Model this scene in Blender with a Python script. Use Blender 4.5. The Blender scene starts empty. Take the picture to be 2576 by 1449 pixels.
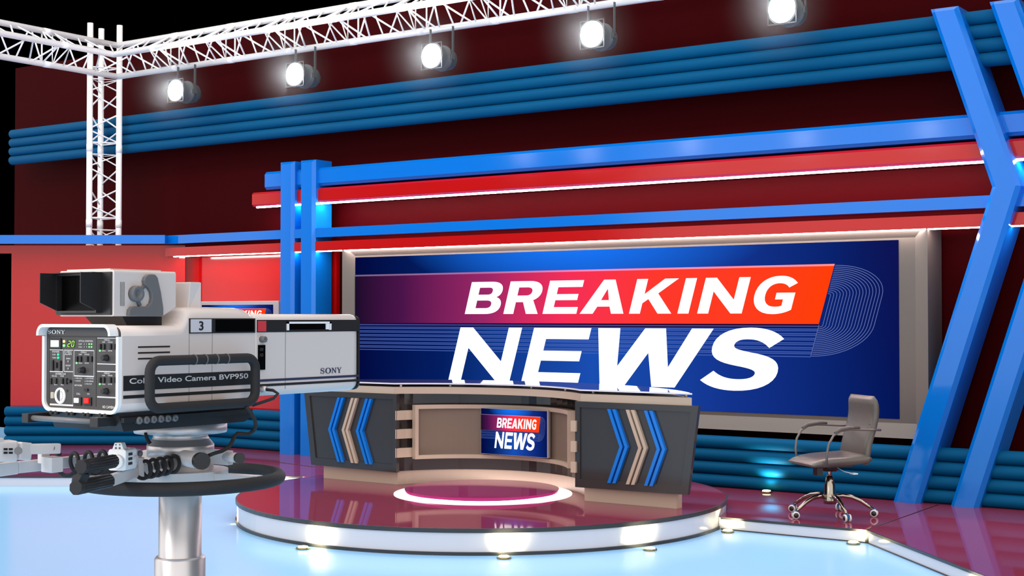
import bpy, bmesh, math, random
from mathutils import Vector, Matrix
random.seed(7)
scn = bpy.context.scene
col = scn.collection
PI = math.pi

# ------------------------------------------------------------------ camera
CZ = 1.68
FPX = 3578.0
YAW = math.radians(35.12); PIT = math.radians(1.21)
cd = bpy.data.cameras.new('camera'); cam = bpy.data.objects.new('camera', cd); col.objects.link(cam)
cam.location = (0, 0, CZ); cam.rotation_euler = (PI / 2 + PIT, 0, YAW)
cd.sensor_width = 36; cd.lens = FPX / 2576 * 36; cd.clip_end = 200; cd.clip_start = .05
scn.camera = cam
Fv = Vector((-math.sin(YAW) * math.cos(PIT), math.cos(YAW) * math.cos(PIT), math.sin(PIT)))
Rv = Vector((math.cos(YAW), math.sin(YAW), 0)); Uv = Rv.cross(Fv)
def at(u, v, D):        # a measured photo point at a known distance -> metres
    return Vector((0, 0, CZ)) + (Fv + Rv * ((u - 1288) / FPX) - Uv * ((v - 724.5) / FPX)) * D
def on_y(u, v, Y):
    d = Fv + Rv * ((u - 1288) / FPX) - Uv * ((v - 724.5) / FPX); return Vector((0, 0, CZ)) + d * (Y / d.y)
def wing(lat, dep, z):  # the left wing stands 35 degrees off the back wall
    return Vector((-math.sin(YAW) * dep + math.cos(YAW) * lat, math.cos(YAW) * dep + math.sin(YAW) * lat, z))

# ------------------------------------------------------------------ materials
def lin(c):
    return tuple(((x / 255) / 12.92 if x / 255 <= .04045 else ((x / 255 + .055) / 1.055) ** 2.4) for x in c)
def mat(name, rgb, rough=.4, metal=0., spec=.5, emit=None, es=0., ior=1.5, noise=0.):
    m = bpy.data.materials.new(name); m.use_nodes = True
    nt = m.node_tree; b = nt.nodes['Principled BSDF']
    b.inputs['Base Color'].default_value = (*lin(rgb), 1); b.inputs['Roughness'].default_value = rough
    b.inputs['Metallic'].default_value = metal; b.inputs['IOR'].default_value = ior
    b.inputs['Specular IOR Level'].default_value = spec
    if emit is not None:
        b.inputs['Emission Color'].default_value = (*lin(emit), 1); b.inputs['Emission Strength'].default_value = es
    if noise:
        n = nt.nodes.new('ShaderNodeTexNoise'); n.inputs['Scale'].default_value = 60; n.inputs['Detail'].default_value = 4
        r = nt.nodes.new('ShaderNodeMapRange'); r.inputs[3].default_value = max(0, rough - noise); r.inputs[4].default_value = rough + noise
        nt.links.new(n.outputs['Fac'], r.inputs[0]); nt.links.new(r.outputs[0], b.inputs['Roughness'])
    return m
M = dict(
    red=mat('red_gloss_paint', (188, 10, 14), .11, noise=.02),
    blue=mat('blue_gloss_paint', (4, 114, 210), .1, noise=.02),
    teal=mat('teal_vinyl', (0, 83, 126), .6, spec=.08, noise=.05),
    wall=mat('dark_red_wall', (58, 3, 6), .5, spec=.02, noise=.05),
    disc=mat('magenta_gloss_disc', (150, 40, 98), .05, ior=1.22),
    deck=mat('plum_gloss_floor', (130, 50, 74), .045, ior=1.22),
    floor=mat('pale_blue_floor', (158, 212, 255), .16, ior=1.14),
    white=mat('white_fascia', (214, 211, 216), .12),
    black=mat('black_trim', (46, 46, 48), .3),
    ring=mat('ring_light_diffuser', (255, 250, 252), .4, emit=(255, 246, 250), es=2.6),
    strip=mat('led_strip', (255, 255, 255), .4, emit=(255, 236, 230), es=95),
    strip2=mat('led_strip_thin', (255, 255, 255), .4, emit=(255, 236, 230), es=42),
    lens=mat('lamp_lens', (255, 255, 255), .4, emit=(255, 255, 255), es=9),
    warm=mat('uplight_lens', (255, 250, 220), .3, emit=(255, 236, 150), es=24),
    chrome_y=mat('brushed_rim', (150, 140, 100), .25, 1.),
    truss=mat('white_truss_paint', (254, 250, 248), .25),
    lamp=mat('lamp_housing', (84, 88, 88), .35, .2),
    beige=mat('beige_laminate', (190, 168, 148), .4, noise=.05),
    beige_d=mat('taupe_laminate', (122, 104, 88), .45, noise=.05),
    char=mat('charcoal_gloss', (56, 53, 52), .1),
    char2=mat('charcoal_recess', (52, 46, 45), .06),
    line=mat('dark_groove', (28, 25, 25), .5),
    glass=mat('smoked_glass', (66, 64, 92), .03, ior=1.9),
    glass_edge_glint=mat('glass_edge_glint', (226, 224, 232), .1),  # near-white base colour stands in for light reflected along the glass rim
    frame=mat('grey_screen_frame', (102, 94, 88), .3, noise=.04),
    lframe=mat('light_grey_frame', (170, 163, 163), .3),
    cwhite=mat('camera_plastic', (224, 211, 204), .22, noise=.03),
    cbright=mat('camera_bezel', (252, 250, 248), .3),
    cgrey=mat('camera_grey_arm', (112, 110, 110), .4),
    cblack=mat('camera_black', (38, 36, 36), .35),
    cpanel=mat('control_panel_black', (62, 57, 55), .45, noise=.08),
    rubber=mat('black_rubber', (46, 44, 44), .7, spec=.3, noise=.1),
    key=mat('panel_key', (30, 28, 28), .4),
    ink=mat('white_print', (214, 210, 206), .6),
    inkd=mat('navy_print', (42, 46, 78), .5),
    sq=mat('red_tally_square', (212, 60, 68), .4),
    scrn=mat('viewfinder_glass', (2, 2, 2), .3, spec=.1),
    steel=mat('brushed_aluminium', (214, 208, 206), .36, .7, noise=.05),
    pwhite=mat('pedestal_white', (218, 210, 206), .3, noise=.03),
    leather=mat('grey_brown_leather', (88, 82, 76), .3, noise=.08),
    armgrey=mat('grey_arm_metal', (112, 106, 102), .35, .3),
    chrome=mat('chrome', (165, 156, 142), .1, 1.),
    castb=mat('blue_caster_cover', (0, 96, 150), .4),
    castw=mat('white_caster_wheel', (222, 220, 222), .4),
    led_g=mat('green_led', (140, 255, 140), .4, emit=(120, 255, 120), es=1.),
    led_g2=mat('teal_green_led', (40, 230, 150), .4, emit=(40, 230, 150), es=.9),
    led_y=mat('amber_led', (255, 235, 140), .4, emit=(255, 225, 130), es=1.2),
    led_off=mat('unlit_led', (150, 145, 142), .4),
    b_white=mat('lit_white_button', (255, 248, 248), .4, emit=(255, 248, 248), es=.9),
    b_red=mat('lit_red_button', (255, 20, 16), .4, emit=(255, 20, 16), es=.9),
    seg=mat('green_segment', (150, 255, 40), .4, emit=(150, 255, 50), es=1.4),
    segbg=mat('display_black', (10, 24, 4), .3),
    bronze=mat('connector_latch', (184, 172, 150), .4),
)
def emission(name, build):
    m = bpy.data.materials.new(name); m.use_nodes = True; nt = m.node_tree; nt.nodes.clear()
    out = nt.nodes.new('ShaderNodeOutputMaterial'); e = nt.nodes.new('ShaderNodeEmission'); nt.links.new(e.outputs[0], out.inputs[0])
    build(nt, e); return m
def uv_node(nt):
    t = nt.nodes.new('ShaderNodeUVMap'); t.uv_map = 'UVMap'; s = nt.nodes.new('ShaderNodeSeparateXYZ'); nt.links.new(t.outputs[0], s.inputs[0]); return t, s
def ramp(nt, fac, stops):
    r = nt.nodes.new('ShaderNodeValToRGB'); nt.links.new(fac, r.inputs[0])
    while len(r.color_ramp.elements) < len(stops): r.color_ramp.elements.new(.5)
    for e, (p, c) in zip(r.color_ramp.elements, stops): e.position = p; e.color = (*lin(c), 1)
    return r
def math_n(nt, op, a, b=None, c=None, clamp=False):
    n = nt.nodes.new('ShaderNodeMath'); n.operation = op; n.use_clamp = clamp
    for i, x in enumerate((a, b, c)):
        if x is None: continue
        if isinstance(x, (int, float)): n.inputs[i].default_value = x
        else: nt.links.new(x, n.inputs[i])
    return n.outputs[0]
def mixc(nt, f, a, b, mode='MIX'):
    n = nt.nodes.new('ShaderNodeMix'); n.data_type = 'RGBA'; n.blend_type = mode
    for i, x in ((0, f), (6, a), (7, b)):
        if isinstance(x, (int, float)): n.inputs[i].default_value = x
        elif isinstance(x, tuple): n.inputs[i].default_value = (*lin(x), 1)
        else: nt.links.new(x, n.inputs[i])
    return n.outputs[2]
def bg(nt, e):          # the picture on the screens: deep blue, brightest at upper and lower middle
    t, s = uv_node(nt); x, y = s.outputs[0], s.outputs[1]
    base = ramp(nt, x, [(0, (2, 8, 62)), (.2, (4, 30, 98)), (.5, (26, 78, 178)), (.75, (18, 50, 140)), (1, (3, 20, 86))]).outputs[0]
    dx = math_n(nt, 'MULTIPLY', math_n(nt, 'SUBTRACT', x, .46), 2.9); dy = math_n(nt, 'MULTIPLY', math_n(nt, 'SUBTRACT', y, 1.04), 3.2)
    d = math_n(nt, 'SQRT', math_n(nt, 'ADD', math_n(nt, 'MULTIPLY', dx, dx), math_n(nt, 'MULTIPLY', dy, dy)))
    f = math_n(nt, 'SUBTRACT', 1., d, clamp=True)
    c = mixc(nt, f, base, (24, 122, 255))
    edge = math_n(nt, 'MULTIPLY', math_n(nt, 'SUBTRACT', x, .9), 6., clamp=True)
    ey = math_n(nt, 'MULTIPLY', edge, y)
    c = mixc(nt, ey, c, (20, 18, 82))
    nt.links.new(c, e.inputs[0]); e.inputs[1].default_value = 1.
def banner(nt, e):
    t, s = uv_node(nt)
    r = ramp(nt, s.outputs[0], [(0, (26, 12, 42)), (.12, (74, 20, 74)), (.33, (156, 40, 104)), (.5, (246, 46, 88)), (.68, (255, 56, 44)), (1, (255, 62, 8))])
    nt.links.new(r.outputs[0], e.inputs[0]); e.inputs[1].default_value = 1.
def txt(nt, e):
    t, s = uv_node(nt)
    r = ramp(nt, s.outputs[1], [(0, (255, 255, 255)), (.6, (255, 250, 250)), (.85, (205, 194, 188)), (1, (176, 164, 162))])
    nt.links.new(r.outputs[0], e.inputs[0]); e.inputs[1].default_value = 1.5
def flat(c, st):
    def f(nt, e): e.inputs[0].default_value = (*lin(c), 1); e.inputs[1].default_value = st
    return f
def pinkl(nt, e):
    t, s = uv_node(nt)
    r = ramp(nt, s.outputs[0], [(0, (112, 96, 130)), (.3, (176, 110, 165)), (.55, (255, 140, 190)), (1, (255, 150, 150))])
    nt.links.new(r.outputs[0], e.inputs[0])
M['s_bg'] = emission('screen_blue', bg); M['s_ban'] = emission('screen_banner', banner); M['s_txt'] = emission('screen_white_letters', flat((255, 255, 255), 1.5))
M['s_news'] = emission('screen_news_letters', txt); M['s_line'] = emission('screen_fine_lines', flat((84, 112, 196), .8)); M['s_pink'] = emission('screen_pink_line', pinkl)
M['s_sh'] = emission('screen_banner_shadow', flat((38, 16, 66), .8)); M['s_p'] = emission('screen_contours', flat((112, 128, 190), .8)); M['s_glow'] = emission('screen_dark_patch', flat((14, 12, 40), .8))

# ------------------------------------------------------------------ mesh helpers
class MB:
    def __init__(s): s.v = []; s.f = []; s.sm = []
    def add(s, vs, fs, sm=False):
        b = len(s.v); s.v += [Vector(v) for v in vs]; s.f += [[b + i for i in f] for f in fs]; s.sm += [sm] * len(fs); return s
    def box(s, x0, x1, y0, y1, z0, z1, T=None):
        vs = [Vector((x, y, z)) for z in (z0, z1) for y in (y0, y1) for x in (x0, x1)]
        if T: vs = [T @ v for v in vs]
        return s.add(vs, [(0, 2, 3, 1), (4, 5, 7, 6), (0, 1, 5, 4), (2, 6, 7, 3), (0, 4, 6, 2), (1, 3, 7, 5)])
    def cbox(s, c, d, T=None):
        return s.box(c[0] - d[0] / 2, c[0] + d[0] / 2, c[1] - d[1] / 2, c[1] + d[1] / 2, c[2] - d[2] / 2, c[2] + d[2] / 2, T)
    def loops(s, ls, cap=True, closed=True, sm=False):
        n = len(ls[0]); b = len(s.v)
        for l in ls: s.v += [Vector(p) for p in l]
        for i in range(len(ls) - 1):
            for j in range(n if closed else n - 1):
                k = (j + 1) % n
                s.f.append([b + i * n + j, b + i * n + k, b + (i + 1) * n + k, b + (i + 1) * n + j]); s.sm.append(sm)
        if cap:
            s.f.append([b + j for j in range(n)][::-1]); s.sm.append(False)
            s.f.append([b + (len(ls) - 1) * n + j for j in range(n)]); s.sm.append(False)
        return s
    def prism(s, poly, fn, a, b):   # poly of 2d points, fn(p, t) -> 3d
        return s.loops([[fn(p, a) for p in poly], [fn(p, b) for p in poly]])
    def lathe(s, prof, c=(0, 0, 0), seg=32, T=None, cap=True):
        ls = []
        for r, z in prof:
            l = [Vector((r * math.cos(2 * PI * k / seg), r * math.sin(2 * PI * k / seg), z)) for k in range(seg)]
            if T: l = [T @ p for p in l]
            ls.append([p + Vector(c) for p in l])
        return s.loops(ls, cap, sm=True)
    def tube(s, path, r, seg=12, closed=False, cap=True, prof=None):
        path = [Vector(p) for p in path]; n = len(path); ls = []; up = None
        for i, p in enumerate(path):
            if closed: t = path[(i + 1) % n] - path[i - 1]
            else: t = path[min(i + 1, n - 1)] - path[max(i - 1, 0)]
            t.normalize()
            if up is None: up = Vector((0, 0, 1)) if abs(t.z) < .9 else Vector((1, 0, 0))
            a = t.cross(up); a.normalize(); bb = a.cross(t); bb.normalize(); up = bb
            rr = r[i] if isinstance(r, (list, tuple)) else r
            if prof: ls.append([p + a * q[0] + bb * q[1] for q in prof])
            else: ls.append([p + (a * math.cos(2 * PI * k / seg) + bb * math.sin(2 * PI * k / seg)) * rr for k in range(seg)])
        if closed: ls.append(ls[0]); cap = False
        return s.loops(ls, cap, sm=prof is None)
    def build(s, name, m, parent=None, bevel=0., seg=2, merge=False):
        me = bpy.data.meshes.new(name); bm = bmesh.new()
        vs = [bm.verts.new(v) for v in s.v]
        for f, sm in zip(s.f, s.sm):
            try: q = bm.faces.new([vs[i] for i in f]); q.smooth = sm
            except ValueError: pass
        if merge: bmesh.ops.remove_doubles(bm, verts=bm.verts, dist=1e-5)
        bmesh.ops.recalc_face_normals(bm, faces=bm.faces)
        bm.to_mesh(me); bm.free()
        return link(name, me, m, parent, bevel, seg)
def link(name, me, m, parent=None, bevel=0., seg=2):
    o = bpy.data.objects.new(name, me); col.objects.link(o)
    if not me.materials: me.materials.append(M[m] if isinstance(m, str) else m)
    if parent is not None: o.parent = parent; o.matrix_parent_inverse = parent_mw(parent).inverted()
    if bevel:
        md = o.modifiers.new('bevel', 'BEVEL'); md.width = bevel; md.segments = seg; md.limit_method = 'ANGLE'; md.angle_limit = math.radians(40)
    return o
def parent_mw(p):
    mw = p.matrix_basis.copy()
    while p.parent is not None: mw = p.parent.matrix_basis @ p.matrix_parent_inverse @ mw if False else (p.parent.matrix_basis @ p.matrix_parent_inverse @ mw); p = p.parent
    return mw
def tag(o, label, cat, group=None):
    o['label'] = label; o['category'] = cat
    if group: o['group'] = group
    return o
def thing(name, label, cat, loc, rz=0., group=None):
    o = bpy.data.objects.new(name, None); col.objects.link(o); o.empty_display_size = .1
    o.location = loc; o.rotation_euler = (0, 0, rz); return tag(o, label, cat, group)
def struct(name, mb, m, **k):
    o = mb.build(name, m, **k); o['kind'] = 'structure'; return o
def copy_thing(root, loc, label, rz=None):
    def cp(o, par):
        c = o.copy(); col.objects.link(c)
        if par is not None: c.parent = par
        for ch in list(o.children): cp(ch, c)
        return c
    r = cp(root, None); r.location = loc; r['label'] = label
    if rz is not None: r.rotation_euler = (0, 0, rz)
    return r
def lab(o, l): o['label'] = l; return o
def ident(x0, y0, z0=0.): return Matrix.Translation((x0, y0, z0))
def basis(o, x, y, z):
    m = Matrix.Identity(4)
    for i, a in enumerate((x, y, z)):
        for j in range(3): m[j][i] = a[j]
    for j in range(3): m[j][3] = o[j]
    return m
def arc(cx, cy, r, a0, a1, n):
    return [(cx + r * math.cos(math.radians(a0 + (a1 - a0) * i / n)), cy + r * math.sin(math.radians(a0 + (a1 - a0) * i / n))) for i in range(n + 1)]
def rrect(x0, x1, y0, y1, r, n=5):
    return arc(x1 - r, y1 - r, r, 0, 90, n) + arc(x0 + r, y1 - r, r, 90, 180, n) + arc(x0 + r, y0 + r, r, 180, 270, n) + arc(x1 - r, y0 + r, r, 270, 360, n)

# ---- lettering: filled outlines -> mesh on a plane  (fn maps (x, y) -> point, nrm = outward normal)
def contours_mesh(contours, fn, nrm, th, name, m, parent, uvf=None):
    cu = bpy.data.curves.new(name, 'CURVE'); cu.dimensions = '2D'; cu.fill_mode = 'FRONT'
    for c in contours:
        sp = cu.splines.new('POLY'); sp.points.add(len(c) - 1); sp.use_cyclic_u = True
        for q, p in zip(sp.points, c): q.co = (p[0], p[1], 0, 1)
    return curve_mesh(cu, fn, nrm, th, name, m, parent, uvf)
def curve_mesh(cu, fn, nrm, th, name, m, parent, uvf=None):
    o = bpy.data.objects.new(name, cu); col.objects.link(o)
    dg = bpy.context.evaluated_depsgraph_get(); dg.update()
    me = bpy.data.meshes.new_from_object(o.evaluated_get(dg)); bpy.data.objects.remove(o)
    bm = bmesh.new(); bm.from_mesh(me); bpy.data.meshes.remove(me)
    pts = {v: (v.co.x, v.co.y) for v in bm.verts}
    uvl = bm.loops.layers.uv.new('UVMap') if uvf else None
    if uvf:
        for f in bm.faces:
            for l in f.loops: l[uvl].uv = uvf(*pts[l.vert])
    for v in bm.verts: v.co = Vector(fn(v.co.x, v.co.y)) + Vector(nrm) * th
    me = bpy.data.meshes.new(name); bm.to_mesh(me); bm.free()
    me.materials.clear()
    return link(name, me, m, parent)
def text(s, fn, nrm, w, h, name, m, parent, th=.0008, bold=0., shear=0.):
    cu = bpy.data.curves.new(name, 'FONT'); cu.body = s; cu.size = 1; cu.offset = bold; cu.shear = shear; cu.align_x = 'LEFT'
    o = bpy.data.objects.new('t', cu); col.objects.link(o); dg = bpy.context.evaluated_depsgraph_get(); dg.update()
    e = o.evaluated_get(dg); me = bpy.data.meshes.new_from_object(e)
    xs = [v.co.x for v in me.vertices]; ys = [v.co.y for v in me.vertices]
    x0, x1, y0, y1 = min(xs), max(xs), min(ys), max(ys)
    cap = y1 - y0
    bpy.data.objects.remove(o); bpy.data.meshes.remove(me)
    o2 = cu
    return curve_mesh(o2, lambda x, y: fn((x - x0) / (x1 - x0) * w, (y - y0) / cap * h), nrm, th, name, m, parent)

# glyph outlines in a unit box (x 0..1, y 0..1); hs = horizontal stroke, vs = vertical stem
def bez(p0, p1, p2, p3, n=8):
    o = []
    for i in range(1, n + 1):
        t = i / n; a = (1 - t) ** 3; b = 3 * t * (1 - t) ** 2; c = 3 * t * t * (1 - t); d = t ** 3
        o.append((a * p0[0] + b * p1[0] + c * p2[0] + d * p3[0], a * p0[1] + b * p1[1] + c * p2[1] + d * p3[1]))
    return o
def path(*segs):
    pts = [segs[0]]
    for s in segs[1:]:
        if len(s) == 2: pts.append(s)
        else: pts += bez(pts[-1], (s[0], s[1]), (s[2], s[3]), (s[4], s[5]))
    return pts
def glyph(ch, hs=.2, vs=.27):
    if ch == 'I': return [[(0, 0), (1, 0), (1, 1), (0, 1)]]
    if ch == 'E':
        m0, m1 = .5 - hs * .45, .5 + hs * .45
        return [[(0, 0), (1, 0), (1, hs), (vs, hs), (vs, m0), (.93, m0), (.93, m1), (vs, m1), (vs, 1 - hs), (1, 1 - hs), (1, 1), (0, 1)]]
    if ch == 'N': return [[(0, 0), (vs, 0), (vs, .62), (1 - vs, 0), (1, 0), (1, 1), (1 - vs, 1), (1 - vs, .38), (vs, 1), (0, 1)]]
    if ch == 'A': return [[(0, 0), (.3, 0), (.37, .21), (.65, .21), (.72, 0), (1, 0), (.64, 1), (.38, 1)], [(.42, .4), (.515, .74), (.6, .4)]]
    if ch == 'K': return [[(0, 0), (vs, 0), (vs, .3), (.38, .42), (.68, 0), (1, 0), (.58, .58), (.98, 1), (.66, 1), (vs, .56), (vs, 1), (0, 1)]]
    if ch == 'W': return [[(0, 1), (.2, 1), (.255, .34), (.42, 1), (.6, 1), (.7, .34), (.82, 1), (1, 1), (.8, 0), (.6, 0), (.5, .58), (.36, 0), (.14, 0)]]
    if ch == 'R':
        return [path((0, 0), (vs, 0), (vs, .36), (.5, .36), (.66, 0), (1, 0), (.78, .42), (.93, .48, .98, .6, .98, .7), (.98, .9, .82, 1, .58, 1), (0, 1)),
                path((vs, .56), (.54, .56), (.66, .56, .7, .62, .7, .69), (.7, .77, .64, .81, .54, .81), (vs, .81))]
    if ch == 'B':
        return [path((0, 0), (.6, 0), (.86, 0, 1, .1, 1, .28), (1, .41, .93, .49, .82, .52), (.91, .56, .96, .63, .96, .74), (.96, .91, .83, 1, .6, 1), (0, 1)),
                path((vs, .18), (.56, .18), (.67, .18, .72, .22, .72, .3), (.72, .38, .67, .42, .56, .42), (vs, .42)),
                path((vs, .6), (.55, .6), (.64, .6, .68, .64, .68, .71), (.68, .79, .64, .82, .55, .82), (vs, .82))]
    if ch == 'G':
        return [path((1, .82), (.88, .96, .73, 1.02, .54, 1.02), (.2, 1.02, 0, .8, 0, .5), (0, .2, .2, -.02, .56, -.02), (.74, -.02, .9, .03, 1, .1), (1, .56), (.54, .56), (.54, .38), (.74, .38), (.74, .21),
                     (.69, .18, .62, .18, .57, .18), (.38, .18, .27, .31, .27, .5), (.27, .7, .38, .82, .56, .82), (.66, .82, .75, .79, .82, .7))]
    if ch == 'S':
        return [path((.97, .84), (.86, .96, .7, 1.02, .5, 1.02), (.22, 1.02, .05, .9, .05, .7), (.05, .5, .2, .44, .44, .39), (.64, .35, .71, .32, .71, .27), (.71, .2, .62, .17, .5, .17), (.36, .17, .25, .21, .15, .3),
                     (0, .14), (.13, .03, .3, -.02, .5, -.02), (.8, -.02, 1, .1, 1, .3), (1, .5, .84, .56, .6, .61), (.42, .65, .34, .67, .34, .73), (.34, .79, .4, .83, .5, .83), (.62, .83, .72, .79, .81, .69))]
    # slab serif letters for the maker's mark
    if ch == 'sS':
        return [path((.9, .97), (.82, .97), (.76, .9), (.68, .98, .58, 1.02, .46, 1.02), (.2, 1.02, .06, .88, .06, .72), (.06, .54, .2, .48, .46, .43), (.68, .39, .76, .36, .76, .25), (.76, .14, .65, .07, .49, .07), (.3, .07, .16, .16, .13, .34),
                     (.05, .34), (.05, .02), (.13, .02), (.2, .1), (.28, .02, .4, -.02, .52, -.02), (.8, -.02, .95, .12, .95, .3), (.95, .5, .78, .56, .54, .61), (.34, .65, .24, .68, .24, .78), (.24, .88, .33, .93, .46, .93), (.62, .93, .76, .85, .8, .68), (.9, .68))]
    if ch == 'sO':
        return [path((.5, -.02), (.8, -.02, 1, .2, 1, .5), (1, .8, .8, 1.02, .5, 1.02), (.2, 1.02, 0, .8, 0, .5), (0, .2, .2, -.02, .5, -.02)),
                path((.5, .07), (.32, .07, .22, .25, .22, .5), (.22, .75, .32, .93, .5, .93), (.68, .93, .78, .75, .78, .5), (.78, .25, .68, .07, .5, .07))]
    if ch == 'sN': return [[(0, 0), (.36, 0), (.36, .07), (.24, .07), (.24, .74), (.78, 0), (.88, 0), (.88, .93), (1, .93), (1, 1), (.64, 1), (.64, .93), (.77, .93), (.77, .3), (.28, 1), (0, 1), (0, .93), (.13, .93), (.13, .07), (0, .07)]]
    if ch == 'sY': return [[(.28, 0), (.72, 0), (.72, .07), (.6, .07), (.6, .42), (.88, .93), (1, .93), (1, 1), (.66, 1), (.66, .93), (.76, .93), (.54, .52), (.32, .93), (.42, .93), (.42, 1), (0, 1), (0, .93), (.1, .93), (.4, .42), (.4, .07), (.28, .07)]]
def word(glyphs, fn, nrm, th, name, m, parent, shear=0., ybase=0., h=1., uvf=None):
    cs = []
    for ch, x0, x1, hs, vs in glyphs:
        for c in glyph(ch, hs, vs): cs.append([(x0 + p[0] * (x1 - x0) + shear * p[1] * h, ybase + p[1] * h) for p in c])
    return contours_mesh(cs, fn, nrm, th, name, m, parent, uvf)
def maker_mark(fn, nrm, x0, w, h, m, parent, th=.0008):
    ws = [('sS', 0, .2), ('sO', .23, .5), ('sN', .52, .76), ('sY', .77, 1.)]
    return word([(c, x0 + a * w, x0 + b * w, 0, 0) for c, a, b in ws], fn, nrm, th, 'lettering', m, parent, h=h)

# ------------------------------------------------------------------ floor, stage, walls
fl = MB(); fl.box(-26, 9, -8, 13.42, -.05, 0); struct('floor', fl, 'floor')

def deck_prism(poly, z0, z1): return MB().prism(poly, lambda p, t: (p[0], p[1], t), z0, z1)
def edge_band(pts, z0, z1, out=.006):    # thin strip along an open polyline, facing outwards (right of travel)
    mb = MB(); L = []
    for i, p in enumerate(pts):
        a = Vector(pts[max(i - 1, 0)]); b = Vector(pts[min(i + 1, len(pts) - 1)]); t = (b - a).normalized(); n = Vector((t.y, -t.x))
        q = Vector(p)
        L.append([(q.x, q.y, z0), (q.x + n.x * out, q.y + n.y * out, z0), (q.x + n.x * out, q.y + n.y * out, z1), (q.x, q.y, z1)])
    return mb.loops(L)
SX, SY = -7.2, 9.8; SR = 2.06
def hit(x): return SY + math.sqrt(SR * SR - (x - SX) ** 2)
# right stage deck
yR = 10.24; xR0 = SX + math.sqrt(SR ** 2 - (yR - SY) ** 2)
dirR = Vector((1.3, -1.41)).normalized(); c0 = Vector((-3.958, yR)); c1 = c0 + dirR * 4.2
aR = math.degrees(math.atan2(yR - SY, xR0 - SX))
backY = 12.455
rightpoly = [(xR0, yR), tuple(c0), tuple(c1), (c1.x + 1.5, backY), (SX, backY)] + [(x, y) for x, y in arc(SX, SY, SR, 90, aR, 20)]
rs = thing('stage_deck', 'plum gloss stage deck on the right, its white edge bending towards the camera', 'stage', (-4., 11.4, 0))
deck_prism(rightpoly, 0, .094).build('deck_body', 'white', rs)
deck_prism(rightpoly, .094, .1).build('deck_top', 'deck', rs)
edge_band([(xR0 + .02, yR), tuple(c0), tuple(c1)], .082, .1005, .012).build('top_trim', 'black', rs)
edge_band([(xR0 + .02, yR), tuple(c0), tuple(c1)], 0, .008, .008).build('bottom_trim', 'black', rs)
MB().box(c0.x - .012, c0.x + .014, c0.y - .018, c0.y, 0, .1).build('corner_post', 'black', rs)
MB().tube([(c0.x, c0.y, .1002), (-3.994, 11.946, .1002)], .004, 6).build('floor_seam', 'line', rs)
# left stage deck (its edge runs square to the camera)
dirL = Vector((math.cos(YAW), math.sin(YAW)))
pL = Vector((-9.911, 10.447)) - dirL * 4.6
def line_circle():
    p = Vector((-9.911, 10.447))
    for i in range(400):
        q = p + dirL * (i * .005)
        if (q - Vector((SX, SY))).length < SR: return q
    return p
qL = line_circle(); aL = math.degrees(math.atan2(qL.y - SY, qL.x - SX))
wb = [wing(-6.9, 18.0, 0), wing(-6.33, 18.0, 0)]
leftpoly = [tuple(pL), tuple(qL)] + [p for p in arc(SX, SY, SR, aL, 90, 20)][1:] + [(SX, backY), (-13.4, backY), (-15.5, 11.35), (wb[0].x, wb[0].y)]
ls = thing('stage_deck', 'plum gloss stage deck on the left behind the camera pedestal', 'stage', (-11.5, 11.2, 0))
deck_prism(leftpoly, 0, .094).build('deck_body', 'white', ls)
deck_prism(leftpoly, .094, .1).build('deck_top', 'deck', ls)
edge_band([tuple(pL), tuple(qL)], .084, .1005, .012).build('top_trim', 'black', ls)
MB().tube([(-9.25, 10.9, .1002), (-11.3, 11.35, .1002)], .004, 6).build('floor_seam', 'line', ls)
# round platform
rp = thing('round_platform', 'round plum gloss platform with white side carrying the news desk', 'platform', (SX, SY, 0))
rp_prof = arc(SX, SY, SR - .004, 0, 360, 128)[:-1]
deck_prism(rp_prof, .0, .184).build('platform_side', 'white', rp)
deck_prism(rp_prof, .184, .19).build('platform_top', 'deck', rp)
def ringband(r0, r1, z0, z1, cx=SX, cy=SY, seg=128):
    mb = MB(); ls_ = []
    for k in range(seg + 1):
        a = 2 * PI * k / seg; c, s = math.cos(a), math.sin(a)
        ls_.append([(cx + r0 * c, cy + r0 * s, z0), (cx + r1 * c, cy + r1 * s, z0), (cx + r1 * c, cy + r1 * s, z1), (cx + r0 * c, cy + r0 * s, z1)])
    return mb.loops(ls_, cap=False, sm=False)
ringband(SR - .006, SR + .008, .16, .1905).build('top_trim', 'black', rp)
ringband(SR - .006, SR + .008, 0, .024).build('bottom_trim', 'black', rp)
# ring light and raised disc
lr = thing('ring_light', 'glowing white ring set on the platform around a plum disc', 'light', (-7.18, 9.78, .19))
ringband(.3, .56, .1905, .195, -7.18, 9.78, 96).build('ring_base', 'deck', lr)
ringband(.55, .757, .1903, .1945, -7.18, 9.78, 96).build('glowing_ring', 'ring', lr)
dk = deck_prism(arc(-7.17, 9.75, .655, 0, 360, 96)[:-1], .214, .236).build('raised_disc', 'disc', lr)
MB().lathe([(.5, .19), (.5, .2141)], (-7.17, 9.75, 0), 48).build('disc_foot', 'black', lr)

# back wall
w = MB(); w.box(-17.42, 6, 12.46, 12.62, 0, 5.24); struct('wall_back', w, 'wall')

# left section panel with its wall screen
pn = MB(); pn.box(-13.95, -11.2, 12.37, 12.43, .1, 2.56)
struct('wall_left', pn, 'red')
# wing wall
wg = MB()
WT = basis(wing(0, 0, 0), Rv, Vector((-Rv.y, Rv.x, 0)), Vector((0, 0, 1)))
# panel with the top band running on to the left
lat0, lat1, latm, dp = -7.3, -4.10, -6.28, 17.835
poly = [(latm, .1), (lat1, .1), (lat1, 2.593), (lat0, 2.593), (lat0, 2.49), (latm, 2.49)]
wg.prism(poly, lambda p, t: WT @ Vector((p[0], t, p[1])), dp, dp + .04)
struct('wall_wing', wg, 'red')

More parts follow.
